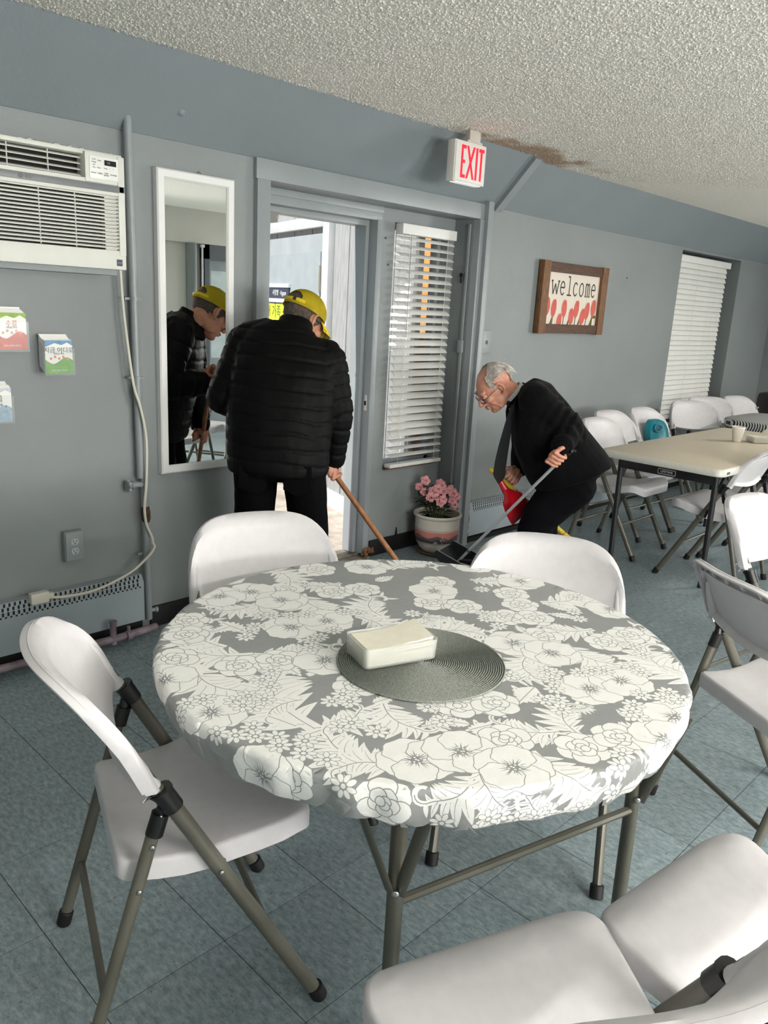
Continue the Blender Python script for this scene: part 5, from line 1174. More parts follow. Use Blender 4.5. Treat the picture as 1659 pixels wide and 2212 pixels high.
# ================================================================ PEOPLE
def skin_mat(name, c, c2): return mat(name, c, .5, c2=c2, vs_=18, bump=.10, bs=160, sss=.12, thr=(.3, .7))
def head_shapes(mb, M, neck_to, aged=False):     # head frame: x forward, y left, z up, origin at the middle of the head
    def B(c, r): mb.ball(c, r, 3, M)
    P = lambda *p: M @ V(p)
    B((-.012, 0, .030), (.094, .074, .084)); B((.018, 0, .012), (.074, .068, .088)); B((.028, 0, -.030), (.060, .058, .082)); B((.045, 0, -.078), (.042, .042, .034)); B((.068, 0, -.094), (.022, .024, .017))
    for s in (-1, 1):
        B((.010, s*.044, -.060), (.050, .018, .038)); B((.066, s*.036, -.020), (.024, .024, .022)); B((.080, s*.030, .028), (.016, .024, .010)); B((.058, s*.026, -.062), (.026, .020, .030))
        B((.101, s*.0125, -.034), (.010, .0085, .0085)); B((.081, s*.031, .006), (.013, .016, .011))
        ex_, ey = -.012, s*.071                    # ear: bowl and rim
        B((ex_, ey+s*.004, .000), (.017, .007, .027))
        rim = [(ex_+.014-.030*(1-abs(cos(t)))*0+.018*sin(t)*-1, ey+s*(.010+.006*abs(sin(t))), .030*cos(t)) for t in [pi*i/7 for i in range(8)]]
        for a, b in zip(rim, rim[1:]): mb.cone(P(*a), P(*b), .0055, .0055, 8)
        B((ex_+.006, ey+s*.007, -.030), (.008, .006, .010))
    for a, b, r1, r2 in (((.092, 0, .018), (.112, 0, -.018), .0085, .0105), ((.112, 0, -.018), (.115, 0, -.030), .0105, .0115)): mb.cone(P(*a), P(*b), r1, r2)
    B((.094, 0, -.0565), (.013, .023, .0065)); B((.090, 0, -.068), (.013, .020, .0065)); B((.086, 0, -.047), (.012, .014, .008)); B((.074, 0, -.062), (.018, .030, .022))
    for s in (-1, 1): mb.cone(P(-.045, s*.018, -.045), V(neck_to)+(M.to_3x3() @ V((0, s*.014, 0))), .046, .054)
    if aged:
        for s in (-1, 1): mb.cone(P(.088, s*.020, -.036), P(.070, s*.034, -.075), .0045, .004, 8); mb.cone(P(.075, s*.040, -.03), P(.04, s*.046, -.085), .010, .012, 8)
def hand_grip(mb, c, axis, out, wrist, R=.0125, flip=1, sc_=1.0):
    # fingers closed round a bar through c along axis; out points from the bar to the back of the hand
    a = V(axis).normalized(); e1 = (V(out)-a*V(out).dot(a)).normalized(); e2 = a.cross(e1)*flip; c = V(c); fr = .0092*sc_; rad = R+fr
    kn = []
    for i, (off, k) in enumerate(((.034, .92), (.0115, 1.0), (-.0115, .97), (-.033, .84))):
        o = c+a*off*sc_; f = fr*(1.0 if i < 3 else .88)
        K = o+e1*(rad+.020)*sc_+e2*(-.014); q = [K]
        for th in (38, 105, 185, 262 if i < 3 else 245):
            t = radians(th); q.append(o+e1*rad*cos(t)*1.08+e2*rad*sin(t)*1.12)
        kn.append(K)
        for j, (p0, p1) in enumerate(zip(q, q[1:])): mb.cone(p0, p1, f*(1.08-.06*j), f*(1.02-.06*j), 8)
    wv = V(wrist); ctr = sum(kn, V())/4
    for i, K in enumerate(kn): mb.cone(K, wv.lerp(ctr, .18)+a*(.020-.0135*i)*sc_, .0105*sc_, .014*sc_, 8)
    mb.cone(wv.lerp(ctr, .45), wv.lerp(ctr, .85), .020*sc_, .020*sc_)
    b0 = wv.lerp(ctr, .30)+a*.024*sc_; b1 = c+a*.050*sc_+e1*.014-e2*.020; b2 = c+a*.056*sc_-e2*rad*1.1+e1*-.004; b3 = c+a*.050*sc_-e1*rad*1.15-e2*.004
    for p0, p1, x, y in ((b0, b1, .0135, .0115), (b1, b2, .0112, .010), (b2, b3, .010, .0085)): mb.cone(p0, p1, x*sc_, y*sc_, 8)
def ell(c, u, v, ru, rv, n=28, p=2.3): 
    c = V(c); u = V(u).normalized(); v = V(v).normalized()
    f = lambda x: math.copysign(abs(x)**(2/p), x)
    return [c+u*ru*f(cos(2*pi*i/n))+v*rv*f(sin(2*pi*i/n)) for i in range(n)]
def head_M(pos, fwd, roll=0.):
    f = V(fwd).normalized(); l = V((0, 0, 1)).cross(f).normalized(); u = f.cross(l)
    if roll: q = Matrix.Rotation(roll, 3, f); l = q @ l; u = q @ u
    return Matrix(((f.x, l.x, u.x, pos[0]), (f.y, l.y, u.y, pos[1]), (f.z, l.z, u.z, pos[2]), (0, 0, 0, 1)))
def finish(me, name, m, parent, disp=None, **kw):
    if disp:
        me.update(); nr = [v.normal.copy() for v in me.vertices]
        for v, n_ in zip(me.vertices, nr): v.co += n_*disp(v.co)
    me.materials.append(m); o = link(name, me, parent, **kw); o.data.name = name; return o
def seg_t(p, a, b):
    d = b-a; t = max(0, min(1, (p-a).dot(d)/d.length_squared)); return t, (p-(a+d*t)).length
def shoe(mb, heel, d, s=1.):
    h = V(heel); d = V(d).normalized(); sd = V((-d.y, d.x, 0))
    for t, r, z in ((.0, .036, .036), (.06, .038, .040), (.12, .042, .036), (.17, .044, .030), (.21, .040, .026), (.24, .030, .022)):
        mb.ball((h+d*t)*1+V((0, 0, z)), (r, r, z*.98), 2)
    mb.cone(h+V((0, 0, .03)), h+d*.02+V((0, 0, .10)), .040, .042)
skinA = skin_mat('skin_tanned', (196, 142, 112), (176, 118, 92)); skinB = skin_mat('skin_fair_old', (214, 158, 132), (192, 126, 104))
glass_l = mat('lens', (220, 226, 226), .03, alpha=.16, spec=.8); frame_blk = mat('spectacle_frame', (22, 22, 24), .3); frame_met = mat('spectacle_metal', (78, 72, 68), .3, metal=.6)
eye_w = mat('eye_white', (212, 204, 196), .25); iris = mat('iris_dark', (28, 20, 16), .2); lipm = mat('lip', (164, 98, 86), .5); brow_d = mat('brow_dark', (52, 44, 40), .9); brow_w = mat('brow_grey', (150, 142, 134), .9)
def face_bits(root, M, fm, brow):
    for s in (-1, 1):
        mb = MB(); mb.ball((.0835, s*.031, .004), (.0115, .0135, .0095), 2, M); e = mb.build('eye', eye_w, root)
        mb = MB(); mb.ball((.0935, s*.031, .0015), (.0028, .0058, .0058), 2, M); mb.build('iris', iris, e)
        mb = MB(); mb.tube([M @ V((.094-.12*abs(y-.03), s*y, .0125-.25*abs(y-.032))) for y in (.017, .023, .031, .039, .046)], [.0016, .0024, .0026, .0024, .0015], 6); mb.build('eyelid_line', lipm, e)
        mb = MB(); mb.tube([M @ V((.097-.35*max(0, y-.03), s*y, z)) for y, z in ((.013, .026), (.024, .032), (.036, .033), (.048, .026))], [.0025, .0036, .0034, .0016], 6); mb.build('eyebrow', brow, root)
    mb = MB(); mb.tube([M @ V((.1035-.22*abs(y), y, -.0622)) for y in (-.022, -.012, 0, .012, .022)], [.0008, .0019, .0024, .0019, .0008], 6); mb.build('mouth_line', mat('mouth_dark', (92, 44, 40), .6), root)
    g = MB()
    for s in (-1, 1):
        rim = [M @ V((.108-.10*abs(y), s*y, z)) for y, z in [(a+.034, b-.006) for a, b in rrect(-.024, -.016, .024, .015, .010, 4)]]; g.tube(rim+[rim[0]], .0016, 6)
        g.tube([M @ V((.102, s*.057, .004)), M @ V((.085, s*.072, .006)), M @ V((.0, s*.080, .010)), M @ V((-.022, s*.078, -.008))], .0015, 6)
    g.tube([M @ V((.107, -.011, -.002)), M @ V((.111, 0, .001)), M @ V((.107, .011, -.002))], .0015, 6)
    go = g.build('spectacles', fm, root)
    for s in (-1, 1):
        mb = MB(); q = [M @ V((.108-.10*abs(y), s*y, z)) for y, z in [(a+.034, b-.006) for a, b in rrect(-.023, -.015, .023, .014, .010, 4)]]; mb.face(q); mb.build('lens', glass_l, go, smooth=None)
def shell_grid(fn, nu, nv, keep, thick=.0):
    mb = MB(); g = [[None]*(nv+1) for _ in range(nu+1)]
    for i in range(nu+1):
        for j in range(nv+1):
            if keep(i/nu, j/nv): g[i][j] = mb.bm.verts.new(fn(i/nu, j/nv))
    for i in range(nu):
        for j in range(nv):
            q = (g[i][j], g[i+1][j], g[i+1][j+1], g[i][j+1])
            if all(q): mb.bm.faces.new(q)
    return mb

# ---------------------------------------------------------------- the man in the yellow cap (local x: to his right, y: forward)
ang = radians(-46.09)
m1 = empty('person', (2.066, 2.613, 0), 'man in a black quilted jacket and yellow cap sweeping at the open door', 'person', ang)
HM = head_M((.052, .232, 1.416), (.55, .62, -.56))
shL, elL, wrL, haL = V((-.160, .115, 1.315)), V((-.250, .055, 1.085)), V((-.120, .235, 1.085)), V((-.075, .262, 1.111))
shR, elR, wrR, haR = V((.172, .100, 1.262)), V((.222, .115, 1.030)), V((.214, .146, .835)), V((.210, .160, .771))
hpL, knL, anL = V((-.092, -.015, .86)), V((-.118, .03, .47)), V((-.120, -.05, .09))
hpR, knR, anR = V((.092, -.015, .86)), V((.135, .03, .47)), V((.150, -.05, .09))
stick_d = (haR-haL).normalized()
mb = MB(); head_shapes(mb, HM, (.02, .135, 1.335))
mb.loft([ell((0, -.02, .80), (1, 0, 0), (0, 1, 0), .15, .10), ell((0, .0, .98), (1, 0, 0), (0, 1, 0), .14, .09), ell((.0, .05, 1.15), (1, 0, 0), (0, .9, -.4), .155, .095), ell((.008, .10, 1.28), (1, 0, -.1), (0, .9, -.4), .17, .08), ell((.014, .125, 1.34), (1, 0, -.1), (0, .9, -.4), .09, .06)])
for a, b, r1, r2 in ((shL, elL, .052, .042), (elL, wrL, .042, .026), (shR, elR, .052, .042), (elR, wrR, .042, .026), (hpL, knL, .085, .055), (knL, anL, .055, .038), (hpR, knR, .085, .055), (knR, anR, .055, .038)): mb.cone(a, b, r1, r2)
hand_grip(mb, haL, -stick_d, (-.35, -.1, .35), wrL+(haL-wrL)*.05, flip=-1); hand_grip(mb, haR, -stick_d, (-.25, -.45, .35), wrR, flip=1)
for an in (anL, anR): mb.cone(an, an+V((0, .12, -.05)), .034, .030)
finish(remesh(mb, .0036, 2), 'body', skinA, m1)
face_bits(m1, HM, frame_blk, brow_d)
# jacket
quilt = mat('quilted_nylon', (5, 5, 6), .6, var=.15, vs_=30, bump=.15, bs=35, spec=.12)
mb = MB(); U = (1, 0, 0)
mb.loft([ell((-.005, -.03, .795), U, (0, 1, 0), .205, .150), ell((-.005, -.028, .83), U, (0, 1, 0), .212, .155), ell((-.008, -.01, .95), U, (0, 1, -.1), .218, .158), ell((-.008, .02, 1.06), U, (0, 1, -.25), .222, .158), ell((-.004, .055, 1.17), U, (0, .9, -.4), .224, .150), ell((.002, .085, 1.26), (1, 0, -.10), (0, .85, -.45), .218, .130), ell((.006, .11, 1.325), (1, 0, -.14), (0, .8, -.5), .180, .105), ell((.012, .128, 1.372), (1, 0, -.12), (0, .8, -.5), .105, .082)])
for a, b, r1, r2 in ((shL, elL, .088, .078), (elL, wrL-(wrL-elL)*.06, .078, .056), (shR, elR, .086, .074), (elR, wrR, .072, .052)): mb.cone(a, b, r1, r2, 16)
mb.cone(shL+V((.07, 0, .035)), shL, .07, .088); mb.cone(shR+V((-.07, 0, .03)), shR, .07, .086)
segs = [(shL, elL, 0), (elL, wrL, .27), (shR, elR, 0), (elR, wrR, .245)]
def puff(p):
    best = None
    for a, b, off in segs:
        t, d = seg_t(p, a, b)
        if best is None or d < best[0]: best = (d, off+t*(b-a).length)
    inner = abs(p.x) < .185 and p.z > .78
    s = (p.z+.10*(p.y)+.06*p.x+.012*noise.noise(p*9)) if (best[0] > .10 or inner) else best[1]+.02*noise.noise(p*10)
    k = abs(sin(pi*s/.060))
    return .0065*min(1, k*2.2)-.004+.0035*noise.noise(p*14)
jk = finish(remesh(mb, .0075, 3), 'jacket', quilt, m1, puff)
mb = MB(); nc = V((.026, .142, 1.365)); cd_ = V((.14, .42, .88)).normalized(); cu = V((1, 0, -.16)).normalized(); cv = cd_.cross(cu); cu = cv.cross(cd_)
mb.loft([ell(nc-cd_*.045, cu, cv, .118, .100), ell(nc-cd_*.012, cu, cv, .090, .084), ell(nc+cd_*.020, cu, cv, .077, .076), ell(nc+cd_*.046, cu, cv, .072, .072), ell(nc+cd_*.052, cu, cv, .067, .067), ell(nc+cd_*.01, cu, cv, .064, .064)], cap=False); mb.build('collar', quilt, m1, smooth=60)
for a, b, r in ((elL, wrL, .056), (elR, wrR, .052)):
    d = (b-a).normalized(); MB().tube([b-d*.03, b-d*.012, b+d*.004, b+d*.008], [r*.98, r*1.04, r*1.0, r*.8], 20).build('cuff', quilt, m1)
denim = mat('black_denim', (4, 4, 5), .85, spec=.1, var=.2, vs_=60, bump=.2, bs=120)
mb = MB(); mb.loft([ell((0, -.03, .90), U, (0, 1, 0), .185, .128), ell((0, -.035, .83), U, (0, 1, 0), .192, .135), ell((0, -.025, .785), U, (0, 1, 0), .178, .118), ell((0, -.02, .765), U, (0, 1, 0), .12, .09)])
for s, h_, k, a in ((-1, hpL, knL, anL), (1, hpR, knR, anR)): mb.cone(h_+V((s*.008, 0, -.06)), k, .096, .080, 18); mb.cone(k, a+V((0, .0, -.02)), .082, .068, 18)
finish(remesh(mb, .009, 3), 'trousers', denim, m1, lambda p: .004*noise.noise(p*V((9, 9, 16))) if False else .004*noise.noise(V((p.x*9, p.y*9, p.z*16))))
for s in (-1, 1):
    mb = MB(); q = [(-.055, .05), (.055, .05), (.058, -.05), (.0, -.075), (-.058, -.05)]
    mb.prism(q, lambda a, b: V((s*.092+a, -.166+.25*a*a*6+abs(b)*.05, .80+b)), lambda a, b: V((s*.092+a, -.158+.25*a*a*6, .80+b))); mb.build('back_pocket', denim, m1, smooth=30)
shm = mat('shoe_leather', (22, 20, 20), .45, var=.2, vs_=20)
for an in (anL, anR):
    mb = MB(); shoe(mb, (an.x, an.y-.02, 0), (0.1*(1 if an.x > 0 else -1), 1, 0)); finish(remesh(mb, .006, 2), 'shoe', shm, m1)
# cropped hair below the cap
hairA = mat('cropped_hair', (58, 52, 48), .9, c2=(96, 84, 74), vs_=90, bump=.5, bs=220)
def hfn(u, v): 
    a = pi*(.28+1.44*u); z = -.062+.150*v; r = sqrt(max(.05, 1-((z-.03)/.096)**2)); return HM @ V((-.012+.0975*r*cos(a), .0775*r*sin(a), z))
shell_grid(hfn, 90, 30, lambda u, v: not (v < .30 and (u < .22 or u > .78)) and not (v < .13 and (u < .32 or u > .68))).build('hair', hairA, m1, smooth=180)
# cap
yel = mat('cap_yellow', (222, 200, 36), .8, c2=(196, 172, 24), vs_=14, bump=.2, bs=160); capx = HM
CM = HM @ Matrix.Translation((-.012, 0, .038)) @ Matrix.Rotation(radians(-6), 4, 'Y')
def capf(u, v):                                   # u round from the front, v from the rim to the crown
    a = 2*pi*u; e = pi/2*v; rr_ = cos(e)**.85; z = -.012+.099*sin(e)**.95
    pu = 1+.012*max(0, cos(6*a/2+.0))*0-.010*(abs(sin(3*a)) < .06)*(v > .1)
    return CM @ V((.106*rr_*cos(a)*pu, .088*rr_*sin(a)*pu, z))
def copen(u, v): return not (abs(u-.5) < .10*sqrt(max(0, 1-((v-.16)/.26)**2)) and .16 < v < .42)
mb = shell_grid(capf, 120, 36, copen); r_ = bmesh.ops.solidify(mb.bm, geom=mb.bm.faces[:], thickness=.003)
cap = tag(mb.build('cap', yel, None, smooth=60), None); cap.parent = m1
mb = MB(); mb.tube([capf(.365+.27*i/14, .10) for i in range(15)], .009, 8, squash=(1, .25)); mb.build('cap_strap', yel, cap)
mb = MB(); q = [capf(.54, .10), capf(.565, .10)]; mb.tube([q[0], q[1]], .0115, 4, squash=(1, .35)); mb.build('strap_buckle', mat('strap_loop', (40, 38, 30), .5), cap)
mb = MB(); top = []; bot = []
for i in range(17):
    a = radians(-68+136*i/16); row = []
    for j in range(7):
        t = j/6; x = .100*cos(a)+.078*t*(cos(a)**.7 if cos(a) > 0 else 0); y = .086*sin(a)*(1-.06*t); row.append((x, y, -.014-.022*t*t-.30*y*y*(4+3*t)))
    top.append(row)
for sg, rows_ in ((.0015, top),):
    A = [[mb.bm.verts.new(CM @ V((x, y, z+.0018))) for x, y, z in r] for r in rows_]; Bv = [[mb.bm.verts.new(CM @ V((x, y, z-.0018))) for x, y, z in r] for r in rows_]
    for i in range(16):
        for j in range(6): mb.bm.faces.new((A[i][j], A[i+1][j], A[i+1][j+1], A[i][j+1])); mb.bm.faces.new((Bv[i][j], Bv[i][j+1], Bv[i+1][j+1], Bv[i+1][j]))
        mb.bm.faces.new((A[i][6], A[i+1][6], Bv[i+1][6], Bv[i][6]))
mb.build('cap_brim', yel, cap, smooth=40); mb = MB(); mb.ball(capf(0, 1), .006, 2); mb.build('cap_button', yel, cap)
# broom stick he holds
W1 = lambda p: m1_M @ V(p)
m1_M = Matrix.Translation((2.066, 2.613, 0)) @ Matrix.Rotation(ang, 4, 'Z')
p_top = W1(haL-stick_d*.085); tt = (haL.z-.045)/-stick_d.z; p_bot = W1(haL+stick_d*tt)
br = empty('push_broom', (p_bot.x, p_bot.y, 0), 'wooden handled broom held by the man in the yellow cap', 'broom'); o0 = V((p_bot.x, p_bot.y, 0))
MB().tube([p_top-o0, p_bot-o0], .0118, 12).build('handle', mat('broom_wood', (166, 112, 70), .5, c2=(128, 82, 50), vs_=6, stretch=(8, 8, 1), bump=.1), br)
MB().box((-.15, -.028, .045), (.15, .028, .075), bev=.008).build('head', mat('broom_head', (120, 84, 54), .6), br)
mb = MB()
for k in range(150): x = random.uniform(-.14, .14); y = random.uniform(-.02, .02); mb.tube([(x, y, .048), (x*1.03, y*1.4, .003)], .0014, 4)
mb.build('bristles', black_rb, br, kind='stuff')

# ---------------------------------------------------------------- the man in the dark suit (local x: picture right, y: away)
m2p = (3.523, 2.252, 0); m2 = empty('person', m2p, 'white haired man in a dark suit and long tie stooping with dustpans', 'person', ang)
m2_M = Matrix.Translation(m2p) @ Matrix.Rotation(ang, 4, 'Z')
HB = head_M((-.287, .0, 1.124), (-.72, -.17, -.665))
sN, eN, wN, hN = V((-.105, -.155, 1.085)), V((.085, -.165, .955)), V((.025, -.275, .868)), V((.008, -.300, .822))
sF, eF, wF, hF = V((-.100, .170, 1.045)), V((-.075, .225, .80)), V((-.092, .145, .672)), V((-.145, .105, .632))
hpN, knN, anN = V((.180, -.085, .665)), V((-.012, -.105, .475)), V((-.085, -.09, .10))
hpF, knF, anF = V((.190, .085, .665)), V((.045, .095, .46)), V((.065, .11, .10))
hd_d = (V((.066, -.300, .861))-V((-.381, .200, .103))).normalized()             # long dustpan handle, upward
bt_d = (V((.261, .200, .269))-V((-.257, .080, .671))).normalized()               # whisk broom, towards its bristles
mb = MB(); head_shapes(mb, HB, (-.165, .0, 1.080), True)
Dv = (0, 1, 0)
mb.loft([ell((-.12, 0, 1.08), (.1, 0, .18), Dv, .07, .15), ell((-.04, 0, .99), (.10, 0, .13), Dv, .08, .15), ell((.06, 0, .86), (.1, 0, .10), Dv, .085, .14), ell((.16, 0, .72), (.1, 0, .06), Dv, .09, .14)])
for a, b, r1, r2 in ((sN, eN, .048, .040), (eN, wN, .040, .026), (sF, eF, .048, .040), (eF, wF, .040, .026), (hpN, knN, .08, .055), (knN, anN, .055, .036), (hpF, knF, .08, .055), (knF, anF, .055, .036)): mb.cone(a, b, r1, r2)
hand_grip(mb, hN+V((-.0, 0, -.0)), hd_d, (.12, -.55, .55), wN, flip=1); hand_grip(mb, hF, -bt_d, (.35, -.2, .55), wF, R=.014, flip=-1)
for an in (anN, anF): mb.cone(an, an+V((-.12, 0, -.05)), .034, .030)
finish(remesh(mb, .0036, 2), 'body', skinB, m2)
face_bits(m2, HB, frame_met, brow_w)
suit = mat('suit_wool', (8, 8, 10), .9, var=.15, vs_=80, bump=.15, bs=220, spec=.12, sheen=.03); shirt = mat('shirt_white', (214, 220, 222), .8)
mb = MB()
def sec(f, b, w_, p=2.4):                        # section from a front point to a back point (x,z), half width w_
    f, b = V((f[0], 0, f[1])), V((b[0], 0, b[1])); return ell((f+b)/2, b-f, Dv, (b-f).length/2, w_, 28, p)
mb.loft([sec((-.185, 1.035), (-.145, 1.135), .085), sec((-.190, 1.000), (-.080, 1.178), .165), sec((-.185, .935), (-.005, 1.155), .215), sec((-.170, .86), (.070, 1.085), .215), sec((-.140, .77), (.150, .995), .205), sec((-.105, .70), (.235, .905), .200), sec((-.065, .635), (.310, .825), .205), sec((-.035, .60), (.352, .775), .208), sec((-.02, .605), (.340, .765), .19)])
for a, b, r1, r2 in ((sN, eN, .082, .070), (eN, wN-(wN-eN)*.04, .070, .052), (sF, eF, .080, .066), (eF, wF-(wF-eF)*.05, .066, .050)): mb.cone(a, b, r1, r2, 18)
mb.cone(sN+V((0, .07, .015)), sN, .075, .082); mb.cone(sF+V((0, -.07, .015)), sF, .075, .080)
def fold(p):
    t, d = seg_t(p, sN, eN); k = 0
    if d < .11: k = .006*sin(t*26+p.x*30+2*noise.noise(p*8))*max(0, 1-abs(t-.75)*1.6)
    t2, d2 = seg_t(p, eN, wN)
    if d2 < .09: k += .005*sin(t2*17+p.z*20)
    return k+.006*noise.noise(p*7)+.003*noise.noise(p*18)
jk2 = finish(remesh(mb, .0075, 3), 'suit_jacket', suit, m2, fold)
# lapels, shirt collar, cuffs, buttons
def sheet(pts, th, name, m_, par, n=None):
    mb = MB(); P = [V(p) for p in pts]; n_ = n or (P[1]-P[0]).cross(P[2]-P[0]).normalized()
    mb.loft([[p-V(n_)*th*.5 for p in P], [p+V(n_)*th*.5 for p in P]]); return mb.build(name, m_, par, smooth=None)
sheet([(-.170, -.070, 1.115), (-.192, -.100, 1.06), (-.200, -.13, .985), (-.190, -.105, .90), (-.205, -.060, .985), (-.200, -.045, 1.06)], .006, 'lapel', suit, m2)
sheet([(-.170, .070, 1.115), (-.200, .045, 1.06), (-.205, .060, .985), (-.190, .105, .90), (-.200, .13, .985), (-.192, .10, 1.06)], .006, 'lapel', suit, m2)
nb = V((-.168, 0, 1.085)); nd = V((-.82, 0, .57)).normalized(); nu = Dv; nv = nd.cross(V(nu))
mb = MB(); mb.loft([ell(nb-nd*.025, nu, nv, .070, .068), ell(nb+nd*.012, nu, nv, .066, .064), ell(nb+nd*.034, nu, nv, .064, .062), ell(nb+nd*.036, nu, nv, .060, .058), ell(nb+nd*.0, nu, nv, .058, .056)], cap=False); mb.build('shirt_collar', shirt, m2, smooth=60)
mb = MB(); mb.loft([ell(nb-nd*.050, nu, nv, .088, .086), ell(nb-nd*.01, nu, nv, .078, .076), ell(nb+nd*.018, nu, nv, .073, .071), ell(nb+nd*.012, nu, nv, .067, .065)], cap=False); mb.build('jacket_collar', suit, m2, smooth=60)
sheet([(-.196, -.03, 1.055), (-.196, .03, 1.055), (-.182, .05, .93), (-.182, -.05, .93)], .01, 'shirt_front', shirt, m2)
for a, b, r in ((eF, wF, .043), (eN, wN, .043)):
    d = (b-a).normalized(); MB().tube([b-d*.03, b+d*.004, b+d*.007], [r, r, r*.8], 18).build('shirt_cuff', shirt, m2)
MB().tube([wN-(wN-eN).normalized()*.03, wN-(wN-eN).normalized()*.004], [.0555, .0545], 18).build('sleeve_hem', suit, m2)
# tie, hanging free
tie = bpy.data.materials.new('tie_weave'); tie.use_nodes = True; n = tie.node_tree.nodes; L = tie.node_tree.links; b = n['Principled BSDF']
co = n.new('ShaderNodeTexCoord'); ck = n.new('ShaderNodeTexChecker'); ck.inputs['Scale'].default_value = 260; ck.inputs[1].default_value = (*lin((12, 12, 14)), 1); ck.inputs[2].default_value = (*lin((40, 40, 43)), 1)
L.new(co.outputs['Object'], ck.inputs[0]); L.new(ck.outputs[0], b.inputs['Base Color']); b.inputs['Roughness'].default_value = .45; b.inputs['Specular IOR Level'].default_value = .25
mb = MB(); rows_ = []
tl = [(-.205, 1.045, .014), (-.212, 1.010, .019), (-.216, .975, .024), (-.226, .90, .031), (-.236, .82, .038), (-.243, .74, .043), (-.246, .675, .044), (-.245, .655, .030), (-.244, .632, .002)]
td = V((.55, -.835, 0)).normalized()
mb.loft([[V((x+.010, -.075+.02*(1.05-z), z))+td*w_*s+V((-.835, -.55, 0))*o for s, o in ((-1, -.002), (0, -.005), (1, -.002), (1, .002), (0, .005), (-1, .002))] for x, z, w_ in tl]); mb.build('tie', tie, m2, smooth=50)
mb = MB(); mb.ball((-.212, -.035, 1.050), (.016, .018, .016), 2); mb.build('tie_knot', tie, m2)
mb = MB()
trs = mat('suit_trousers', (8, 8, 12), .9, spec=.12, var=.15, vs_=80, bump=.15, bs=200)
mb.loft([ell((.12, 0, .78), (1, 0, .55), Dv, .13, .16), ell((.155, 0, .72), (1, 0, .5), Dv, .150, .178), ell((.165, 0, .665), (1, 0, .45), Dv, .150, .18), ell((.15, 0, .61), (1, 0, .5), Dv, .11, .15), ell((.13, 0, .585), (1, 0, .5), Dv, .06, .10)])
for h_, k, a in ((hpN, knN, anN), (hpF, knF, anF)): mb.cone(h_+(k-h_)*.1, k, .112, .094, 18); mb.cone(k, a+V((0, 0, -.04)), .094, .078, 18)
finish(remesh(mb, .009, 3), 'trousers', trs, m2, lambda p: .005*noise.noise(V((p.x*8, p.y*8, p.z*15)))+.004*sin(p.z*40+p.x*25)*max(0, 1-abs(p.z-.46)*7))
for an in (anN, anF):
    mb = MB(); shoe(mb, (an.x+.03, an.y, 0), (-1, -.1 if an.y < 0 else .15, 0)); finish(remesh(mb, .006, 2), 'shoe', shm, m2)
# thin white hair: a cap of hair from temple to nape, with loose strands
hairB = mat('white_hair', (236, 230, 222), .8, c2=(172, 164, 156), vs_=30, bump=.7, bs=90, stretch=(1, 1, 1))
def hb(u, v):
    a = pi*(.22+1.56*u); e = radians(-32+112*v); r = cos(e); k = 1.045+.03*noise.noise(V((u*16, v*5, 2)))
    return HB @ V((-.012+.096*r*cos(a)*k, .0765*r*sin(a)*k, .030+.088*sin(e)*k))
def kb(u, v):
    if abs(u-.5)*2 > .9: return False
    a = abs(u-.5)*2                                # 0 at the nape, 1 at the temples
    return not (v < .40 and a > .34 and a < .70) and not (v < .25 and a >= .34) and v < (1.0 if a < .55 else 1.0-(a-.55)*1.05)
hm_ = shell_grid(hb, 44, 18, kb); bmesh.ops.solidify(hm_.bm, geom=hm_.bm.faces[:], thickness=.006); ho = hm_.build('hair', hairB, m2, smooth=180)
mb = MB(); rn2 = random.Random(5)
for k in range(520):
    u = rn2.random(); v = rn2.uniform(.25, .98)
    if not kb(u, v): continue
    p = hb(u, v); nrm = (p-HB.translation).normalized(); dwn = HB.to_3x3() @ V((-.4, rn2.uniform(-.2, .2), -.9)); L_2 = rn2.uniform(.02, .05)
    wild = rn2.random() < .05
    q = [p, p+nrm*(.006 if not wild else .018)+dwn*L_2*.5, p+nrm*(.004 if not wild else .036)+dwn*L_2+V((rn2.uniform(-.004, .004),)*3)]
    if wild: q = [p, p+nrm*.02+V((rn2.uniform(-.012, .012), 0, .004)), p+nrm*.026+V((rn2.uniform(-.03, .01), 0, -.002))]
    mb.tube(q, [.0008, .0007, .0003] if not wild else [.0005, .0004, .0002], 3, cap=False)
mb.build('loose_strands', hairB, ho, kind='stuff', rec=False)
# long handled black dustpan in his near hand
W2 = lambda p: m2_M @ V(p)
lp0 = W2((-.381, .200, .103)); dp = empty('lobby_dustpan', (lp0.x, lp0.y, 0), 'black dustpan on a long metal handle in the near hand of the suited man', 'dustpan', ang); ld = lambda p: V(p)-V((-.381, .200, 0))
MB().tube([ld((-.395, .216, .09)), ld((.045, -.28, .835))], .0085, 12).build('handle', mat('brushed_aluminium', (204, 204, 206), .32, metal=.35), dp)
MB().tube([ld((.018, -.252, .795)), ld((.052, -.288, .846))], .0125, 12).build('grip', black_pl, dp)
mb = MB().tube([ld((.050, -.286, .843)), ld((.075, -.30, .868)), ld((.092, -.302, .862))], .009, 8); mb.tube([ld((.060, -.29, .855)), ld((.07, -.318, .865))], .007, 8); mb.build('hook_end', black_pl, dp)
MB().tube([ld((-.330, .145, .200)), ld((-.338, .153, .186))], .0105, 12).build('ferrule', mat('ferrule_grey', (120, 120, 124), .4, metal=.6), dp)
PMt = Matrix.Translation(ld((-.392, .205, .085))) @ Matrix.Rotation(radians(-28), 4, 'Z') @ Matrix.Rotation(radians(38), 4, 'Y')
panm = mat('pan_black', (34, 35, 38), .35, var=.25, vs_=8); edge_m = mat('pan_edge', (150, 152, 156), .3, metal=.4)
mb = MB(); ou = [(-.125, -.115), (-.125, .115), (.02, .115), (.085, .07), (.085, -.07), (.02, -.115)]
inn = [(a*.97, b*.97) for a, b in ou]
